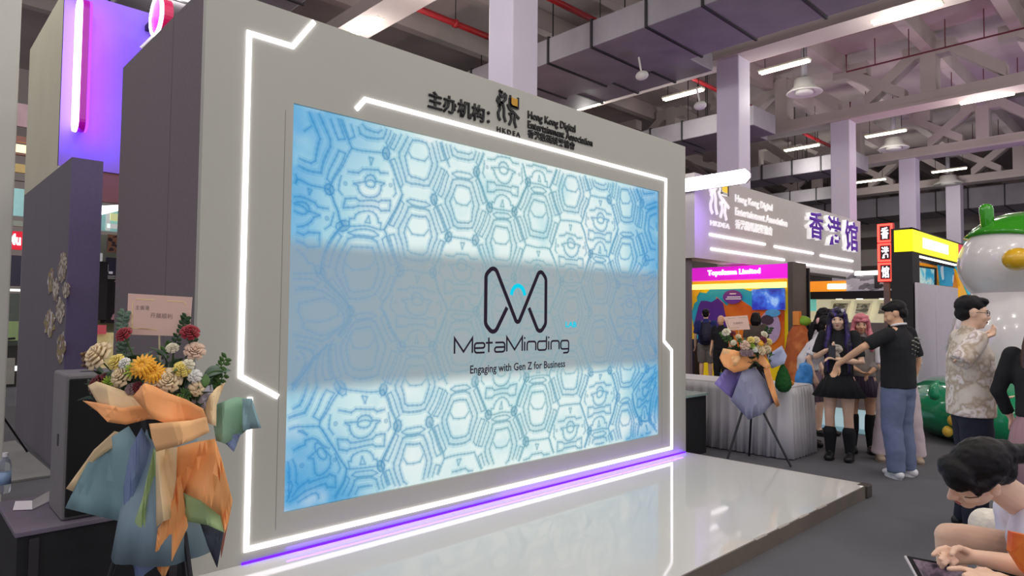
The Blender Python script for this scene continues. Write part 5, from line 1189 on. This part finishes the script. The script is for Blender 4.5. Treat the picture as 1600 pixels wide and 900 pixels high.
# patterned shirt man
CAMO = patches('beige_patterned_cotton', [(0,(232,222,214)),(.42,(216,204,190)),(.49,(178,158,136)),(.56,(236,226,222)),(.62,(172,152,140)),(.68,(226,214,214))], 7, .85, interp='LINEAR')
p, J, M, k = person('man in a beige patterned shirt and glasses facing right with a raised hand', 1517, 4.85, 1.72, 105, dict(elR=(.28,-.15,1.22), wrR=(.20,.01,1.40), elL=(-.27,.0,1.12), wrL=(-.25,.2,1.0)),
  (CAMO, .84, .46, .045), ('pants', NAVY, .05, .03), ('short', HB, 0), (BLACK, 0), SKIN, True, 0, -6, 1.1, curl=(.6,1.2), hdir={'R': (-.06,.5,.2)})
T = lambda v: J['head'] + M @ (Vector(v)*k); m = MB()
for q in (-1, 1):
    m.tube([T((q*.032+.022*math.cos(a*math.pi/6), .092, .002+.018*math.sin(a*math.pi/6))) for a in range(12)], .0022, 6, True); m.tube([T((q*.054,.09,.004)), T((q*.08,.02,.004)), T((q*.082,-.02,-.004))], .002, 6)
m.tube([T((-.01,.094,.004)), T((.01,.094,.004))], .002, 6); m.build('glasses', EYED, p, True)
# woman at the right edge
person('long brown haired woman in a black top and mauve skirt cut by the right edge', 1630, 4.35, 1.60, 165, dict(elL=(-.26,-.03,1.13), wrL=(-.22,.07,.95)), (BLKC, .96, .95, .02), ('skirt', mat('mauve_skirt', (168,132,138), .8, var=.06), .32, .12), ('long', HBR, .38), (BLACK, 0), SKIN)
# person in pinkish wide trousers behind him
person('person in wide pale pink trousers almost hidden behind the man in black', 1403, 7.2, 1.56, 10, dict(knL=(-.14,.02,.49), knR=(.14,.02,.49), anL=(-.20,-.02,.085), anR=(.20,-.02,.085), elL=(-.19,.08,1.12), wrL=(-.05,.2,1.0), elR=(.19,.08,1.12), wrR=(.05,.2,1.02)), (WHT, .9, .45, .015), ('pants', mat('pale_pink_trousers', (204,186,190), .85, var=.06), .07, .05), ('bob', HB, 0), (mat('taupe_sneaker', (168,148,128), .6), 0), SKIN)
# purple-haired girl
p, J, M, k = person('girl with long black and purple hair in a black outfit holding a phone', 1311, 7.25, 1.66, -8, dict(elR=(.23,.04,1.14), wrR=(.10,.20,1.23), elL=(-.24,.05,1.10), wrL=(-.02,.22,1.14)),
  (BLKC, .95, .40, .02), ('skirt', BLKC, .71, .13), ('long', HPU, .58), (BLACK, .22), SKIN, True, 4, -8, .92, sock=(BLKC, .58, 1.15), curl=(.9,.9), hdir={'L': (.5,.2,.1), 'R': (-.4,.15,.2)})
m = MB().ell((-.01,.145,1.22), (.055,.02,.05), None, 12, 8).ell((.02,.145,1.14), (.06,.02,.04), None, 12, 8); link('shirt_print', fuse(m, .008, 1, .01, 40), mat('pale_print', (190,182,172), .8, var=.3, scale=40), p)
MB().ell(J['head']+M @ Vector((-.05,.07,.10)), (.022,.012,.022), None, 10, 6).build('hair_clip', mat('silver_clip', (200,200,204), .3), p, True)
ph = thing('phone', 'dark phone in the hands of the purple-haired girl', 'phone', p.matrix_basis @ Vector((.03,.27,1.22)) if False else (Matrix.Rotation(p.rotation_euler.z, 4, 'Z') @ Vector((.03*k,.26*k,1.22*k)))+p.location, p.rotation_euler.z); local(ph)
MB().box(-.036,.036,-.004,.004,-.07,.07).build('phone_body', BLACK, ph, bev=.004); MB().box(-.033,.033,.0041,.0048,-.065,.065).build('phone_screen', mat('phone_glass', (30,34,44), .1), ph)
# pink-haired girl
PLAID = patches('plaid_wool', [(0,(70,58,84)),(.5,(92,80,104)),(.62,(120,100,110)),(.72,(60,50,70))], 9, .9, kind='wave', interp='LINEAR')
p, J, M, k = person('girl with pink wavy hair in a grey top and plaid skirt', 1346, 7.65, 1.60, 6, dict(elL=(-.2,.06,1.1), wrL=(-.08,.2,1.0), elR=(.2,.06,1.1), wrR=(.05,.2,1.02)), (mat('grey_knit', (158,152,148), .9, var=.08), .94, .8, .025), ('skirt', PLAID, .70, .10), ('long', HPK, .30), (BLACK, 0), SKIN2, True, 0, -10, .92, sock=(BLKC, .88, 1.08))
MB().ell(J['chest']+Vector((0,.10*k,.1*k)), (.07,.04,.06), None, 12, 8).build('scarf', BLKC, p, True)
# white T-shirt girl with ponytail
p, J, M, k = person('girl with a ponytail in a white T-shirt leaning over the table end', 1263, 8.05, 1.62, 95, dict(chest=(0,.10,1.24), sh=(0,.14,1.35), neck=(0,.16,1.415), head=(0,.23,1.53), shL=(-.165,.13,1.345), shR=(.165,.13,1.345), elR=(.24,-.02,1.12), wrR=(.22,.05,.90), elL=(-.22,.25,1.1), wrL=(-.2,.42,1.0)),
  (WHT, .96, .42, .03), ('skirt', mat('lilac_grey_pinafore', (146,124,140), .85, var=.1), .58, .10), ('pony', HB, 0), (BLACK, 0), SKIN, False, 0, -15, .92)
MB().ell(J['head']+M @ Vector((0,-.12,.03)), (.05,.02,.045), M, 14, 8).build('hair_tie', mat('pink_hair_tie', (220,170,170), .6), p, True)
q = dep(1256, 590, 7.85); t = thing('tote_bag', 'bright blue bag hanging beside the ponytail girl', 'bag', q)
me = fuse(MB().limb([q+Vector((0,0,-.16)), q+Vector((0,0,0)), q+Vector((.02,-.02,.14))], [(.085,.05),(.11,.055),(.085,.04)], (_r.x,_r.y,0)), .012, 2, .01, 14); flink('bag_body', me, mat('bright_blue_nylon', (70,150,226), .35, var=.15, scale=10), t)
MB().tube([q+Vector((.03,-.03,.12)), q+Vector((.05,-.05,.36)), q+Vector((0,.0,.12))], .007, 6).build('strap', mat('blue_strap', (60,120,190), .5), t)
# dark-haired girl behind
person('dark-haired girl in a grey top half hidden behind the purple-haired girl', 1288, 8.75, 1.68, 55, dict(elR=(.23,.02,1.12), wrR=(.2,.12,.9)), (mat('grey_cotton', (150,144,146), .9, var=.06), .96, .4, .02), ('skirt', mat('lilac_grey_pinafore', (146,124,140), .85, var=.1), .60, .10), ('bob', HB, 0), (BLACK, 0), SKIN, True, 0, -8, .92)
# far visitors at the magenta booth
GR = mat('grey_shorts', (128,124,122), .85, var=.08); NV2 = mat('navy_tee', (34,48,110), .85, var=.08)
p, J, M, k = person('man in a navy shirt and grey shorts with a dark backpack, seen from behind', 1103, 15.3, 1.74, 180, {}, (NV2, .9, .42, .03), ('pants', GR, .5, .03), ('short', HB, 0), (mat('white_sneaker', (228,228,230), .5), 0), SKIN, py=560, voxel=.014)
bk = local(thing('backpack', 'dark navy backpack on the man at the magenta booth', 'bag', p.location, p.rotation_euler.z))
me = fuse(MB().limb([(0,-.21,.98),(0,-.22,1.15),(0,-.2,1.38)], [(.13,.07),(.14,.085),(.11,.06)]), .014, 3); link('pack_body', me, mat('dark_navy_nylon', (20,22,52), .6), bk)
MB().limb([(0,-.295,1.02),(0,-.30,1.12)], [(.09,.03),(.09,.03)]).build('front_pocket', mat('dark_navy_nylon', (20,22,52), .6), bk, True)
for s_ in (-.09, .09): MB().tube([(s_,-.14,1.42),(s_,.0,1.47),(s_,.13,1.36),(s_*1.3,.12,1.15),(s_*1.3,-.13,1.03)], .018, 6).build('shoulder_strap', BLACK, bk)
person('balding man in dark clothes standing beside the backpack man', 1127, 14.4, 1.60, -25, {}, (BLKC, .9, .45, .03), ('pants', BLKC, .05, .03), None, (BLACK, 0), SKIN2, py=560, voxel=.014)
person('dark-haired visitor behind the tripod flowers at the magenta booth', 1181, 14.4, 1.66, 175, {}, (mat('brown_grey_top', (86,76,70), .9), .9, .45, .03), ('pants', BLKC, .05, .03), ('bob', HB, 0), (BLACK, 0), SKIN, py=560, voxel=.014)

# ------------------------------------------------------------------ seated woman in the foreground
dep_ = dep
def dep(x, y, d): return dep_(x, y, d*1.36)
hc = dep(1524, 744, 1.72)
sw = thing('person', 'seated woman with tied black hair and white top bent over a tablet', 'person', (hc.x+.25, hc.y-.22, 0), 0, 'visitors in the hall')
r2 = Vector((_r.x,_r.y,0)).normalized(); f2 = Vector((_f.x,_f.y,0)).normalized()
fw = (-r2*math.cos(R(34))-Z*math.sin(R(34))+f2*.12).normalized(); up = (Z*math.cos(R(34))-r2*math.sin(R(34))); up = (up-fw*up.dot(fw)).normalized()
up = (up*math.cos(R(24)) - f2*math.sin(R(24))); up = (up-fw*up.dot(fw)).normalized(); rt = fw.cross(up)
HM = Matrix((rt, fw, up)).transposed(); hs = 1.0
b = MB(); head_into(b, hc, HM, hs)
nk = dep(1600, 788, 1.77); shL = dep(1622, 826, 1.70); shR = dep(1618, 796, 1.92); chest = dep(1642, 856, 1.84); hip = dep(1672, 930, 1.88)
b.limb([hc + HM @ Vector((0,-.03,-.03)), hc + HM @ Vector((0,-.055,-.09)), nk, nk.lerp(chest, .4)], [.052,.053,.06,.07], r2, 16)
b.limb([hip-Z*.03, hip.lerp(chest, .5), chest, shL.lerp(shR, .5), nk], [(.15,.11),(.125,.1),(.15,.1),(.14,.075),(.06,.06)], f2, 18)
elL = dep(1640, 892, 1.56); wrL = dep(1520, 870, 1.60); b.limb([shL, shL.lerp(elL,.5), elL, elL.lerp(wrL,.4), wrL], [.05,.044,.036,.034,.024], Z, 16)
hd = (dep(1480, 872, 1.60)-wrL).normalized()
def finger(pts, r0=.0085): b.limb(pts, [r0*1.1]+[r0]*(len(pts)-2)+[r0*.8], Z, 10)
D_ = 1.60; Q = lambda x, y, d=D_: dep(x, y, d)
b.limb([wrL, Q(1508,868), Q(1494,868), Q(1484,870)], [(.020,.024),(.018,.030),(.015,.032),(.012,.030)], f2, 14)
finger([Q(1488,860), Q(1478,856,1.585), Q(1467,859,1.575), Q(1458,867,1.57)], .0095)      # index stretched out
finger([Q(1486,866,1.58), Q(1476,868,1.56), Q(1469,875,1.55), Q(1467,880,1.555)], .0095)
finger([Q(1488,871,1.57), Q(1480,876,1.55), Q(1474,882,1.545), Q(1472,887,1.55)], .009)
finger([Q(1494,876,1.57), Q(1488,882,1.55), Q(1485,888,1.55)], .008)
finger([Q(1510,862,1.59), Q(1500,856,1.575), Q(1491,858,1.555), Q(1487,866,1.545)], .0105)    # thumb
elR = dep(1690, 960, 1.75); wrR = dep(1560, 906, 1.50); b.limb([shR, shR.lerp(elR,.5), elR, elR.lerp(wrR,.4), wrR], [.05,.044,.036,.034,.024], Z, 16)
b.limb([wrR, Q(1545,902,1.50), Q(1530,899,1.50)], [(.022,.02),(.032,.016),(.034,.013)], f2, 14)
finger([Q(1532,896,1.51), Q(1515,891,1.505), Q(1500,888,1.50), Q(1482,889,1.495)], .009)
finger([Q(1530,899,1.50), Q(1516,896,1.485), Q(1506,899,1.475)], .009); finger([Q(1530,902,1.485), Q(1518,901,1.47), Q(1510,905,1.46)], .0085); finger([Q(1532,905,1.475), Q(1523,905,1.46), Q(1517,909,1.455)], .008)
finger([Q(1550,897,1.515), Q(1540,891,1.52), Q(1528,890,1.52)], .0105)
knL = dep(1483, 838, 1.78); anL = dep(1480, 1080, 1.74); hpL = dep(1690, 885, 1.86)
b.limb([hpL, hpL.lerp(knL,.5), knL+(hpL-knL)*.12, knL], [.082,.070,.058,.048], Z, 18); b.limb([knL, knL.lerp(anL,.35)+r2*.02, anL], [.047,.050,.034], r2, 16)
ft = anL; b.limb([ft+r2*.02-Z*.03, ft-r2*.08-Z*.045, ft-r2*.15-Z*.05], [(.035,.03),(.038,.026),(.034,.016)], f2, 12)
knR = dep(1540, 820, 2.05); anR = dep(1545, 1040, 2.0); hpR = dep(1690, 875, 2.1)
b.limb([hpR, hpR.lerp(knR,.5), knR], [.08,.07,.05], Z, 16); b.limb([knR, knR.lerp(anR,.35)+r2*.02, anR], [.047,.050,.034], r2, 16)
b.limb([anR+r2*.02-Z*.03, anR-r2*.08-Z*.045, anR-r2*.15-Z*.05], [(.035,.03),(.038,.026),(.034,.016)], f2, 12)
og = Vector(sw.location)
def bodylink(name, mb, vox, it, mt, amp=0, fr=12):
    me = fuse(mb, vox, it, amp, fr)
    for v in me.vertices: v.co -= og
    return link(name, me, mt, sw)
bodylink('body', b, .0042, 3, SKIN)
m = MB(); T = lambda v: hc + HM @ Vector(v)
m.ell(T((0,-.03,.047)), (.086,.106,.090), HM, 24, 16); m.ell(T((0,-.075,.0)), (.074,.062,.072), HM, 20, 14); m.ell(T((0,.05,.075)), (.072,.052,.045), HM, 20, 14); m.ell(T((-.02,.075,.055)), (.05,.034,.03), HM, 16, 12)
m.limb([T((-.07,.055,.07)), T((-.079,.05,.025))], [.018,.012], rt, 12)
m.limb([T((-.078,-.02,.045)), T((-.079,.03,.04))], [.02,.02], rt, 12)
m.limb([T((0,-.12,.03)), T((0,-.15,.0)), T((0,-.19,-.03)), T((-.01,-.26,-.05))], [.05,.036,.036,.02], rt, 14)
bodylink('hair', m, .006, 3, HB, .003, 45)
MB().limb([T((-.0735,.052,.001)), T((-.058,.073,-.002)), T((-.046,.082,-.003))], [.0018]*3, rt, 6).build('eyelash', EYED, sw, True)
MB().ell(T((0,.0955,-.0615)), (.021,.0055,.008), HM, 12, 8).build('lips', LIP, sw, True)
m = MB(); m.limb([hip, hip.lerp(chest,.55), chest+r2*-.01, shL.lerp(shR,.5)-Z*.01, nk+r2*.012-Z*.012], [(.185,.14),(.18,.145),(.185,.14),(.165,.095),(.085,.072)], f2, 22)
m.limb([shL-(elL-shL)*.1, shL.lerp(elL,.5), shL.lerp(elL,.85)-r2*.01], [.070,.078,.080], Z, 16); m.limb([shR, shR.lerp(elR,.55)], [.068,.07], Z, 16)
m.limb([dep(1590,812,1.76), dep(1588,842,1.70), dep(1592,866,1.70)], [.028,.036,.03], f2, 14)
bodylink('shirt', m, .009, 4, mat('white_lilac_cotton', (226,222,238), .85, var=.03), .006, 10)
m = MB(); m.limb([hpL+(hpL-knL)*.2, hpL.lerp(knL,.25), hpL.lerp(knL,.52)], [.10,.092,.080], Z, 18); m.limb([hpR+(hpR-knR)*.2, hpR.lerp(knR,.5), knR+(hpR-knR)*.05-Z*.0], [.10,.095,.082], Z, 18)
bodylink('shorts', m, .009, 4, mat('ivory_lace_cotton', (232,224,210), .85, var=.08, scale=30, bump=.4, bscale=60), .006, 12)
for an in (anL, anR):
    m = MB().limb([an+r2*.03-Z*.035, an-r2*.07-Z*.045, an-r2*.16-Z*.055], [(.042,.04),(.046,.036),(.042,.024)], f2, 14); bodylink('shoe', m, .009, 2, WHT)
# tablet, bag and stool
tA, tB = dep(1417, 868, 1.60), dep(1600, 903, 1.55); tD = tA+(Z*-.10-f2*.12+r2*.006); tC = tB+(tD-tA)
nn = (tB-tA).cross(tD-tA).normalized(); nn = nn if nn.z < 0 else -nn
tb_ = thing('tablet', 'dark tablet on the lap of the seated woman', 'tablet', (tA+tC)/2)
MB().quadbox(tA, tB, tC, tD, nn*.009).build('tablet_body', mat('black_glass_bezel', (20,20,24), .55, var=0, spec=.2), tb_, bev=.002)
i = lambda u, v: tA.lerp(tB, u).lerp(tD.lerp(tC, u), v)
MB().quadbox(i(.04,.06), i(.96,.06), i(.96,.94), i(.04,.94), -nn*.0008).build('tablet_screen', patches('dim_tablet_picture', [(0,(34,26,36)),(.5,(60,46,62)),(.6,(110,92,106)),(.7,(44,34,48))], 16, .5, .35, interp='LINEAR'), tb_)
MB().tube([tA+nn*.004-r2*.004, tD+nn*.004-r2*.004], .0045, 8).build('tablet_rim', mat('silver_rim', (206,204,206), .25, .5, var=0), tb_)
q0 = [dep(1582,832,1.52), dep(1612,838,1.50), dep(1640,880,1.50), dep(1640,930,1.50), dep(1600,893,1.52), dep(1580,862,1.52)]
nq = -f2*.01; m = MB(); m.v = [v for v in q0]+[v-nq*2 for v in q0]; n = 6; m.f = [tuple(range(n)), tuple(range(n,2*n))[::-1]]+[(k,(k+1)%n,n+(k+1)%n,n+k) for k in range(n)]
m.build('orange_folder', patches('orange_card', [(0,(238,116,40)),(.6,(240,130,50)),(.7,(214,60,40))], 5, .5, interp='LINEAR'), label='bright orange folder tucked under the arm of the seated woman', cat='folder')
t = thing('black_bag', 'black bag on the lap behind the tablet', 'bag', dep(1600, 895, 1.72))
me = fuse(MB().limb([dep(1566,892,1.70), dep(1590,892,1.69), dep(1640,905,1.7)], [(.03,.03),(.05,.045),(.07,.06)], Z), .008, 2, .008, 25); link('bag_body', me, mat('black_nylon', (28,28,32), .5, var=.15, scale=20), t)
for v in me.vertices: v.co -= Vector(t.location)
sx = hip+Vector((0,0,0)); zs = hip.z-.20; t = thing('bar_stool', 'tall stool carrying the seated woman', 'stool', (sx.x, sx.y, 0))
MB().lathe([(.17,zs-.05),(.19,zs-.03),(.19,zs-.01),(.17,zs)], (sx.x,sx.y,0), 28).build('seat', BLACK, t, True); MB().tube([(sx.x,sx.y,.02),(sx.x,sx.y,zs-.04)], .03, 12).build('column', STEEL, t); MB().lathe([(.2,0),(.2,.012),(.05,.03)], (sx.x,sx.y,0), 28).build('base', STEEL, t)
MB().tube([(sx.x+.16*math.cos(a), sx.y+.16*math.sin(a), anL.z-.08) for a in [q*math.pi/8 for q in range(16)]], .01, 6, True).build('foot_ring', STEEL, t)
bpy.data.scenes.remove(TMP)
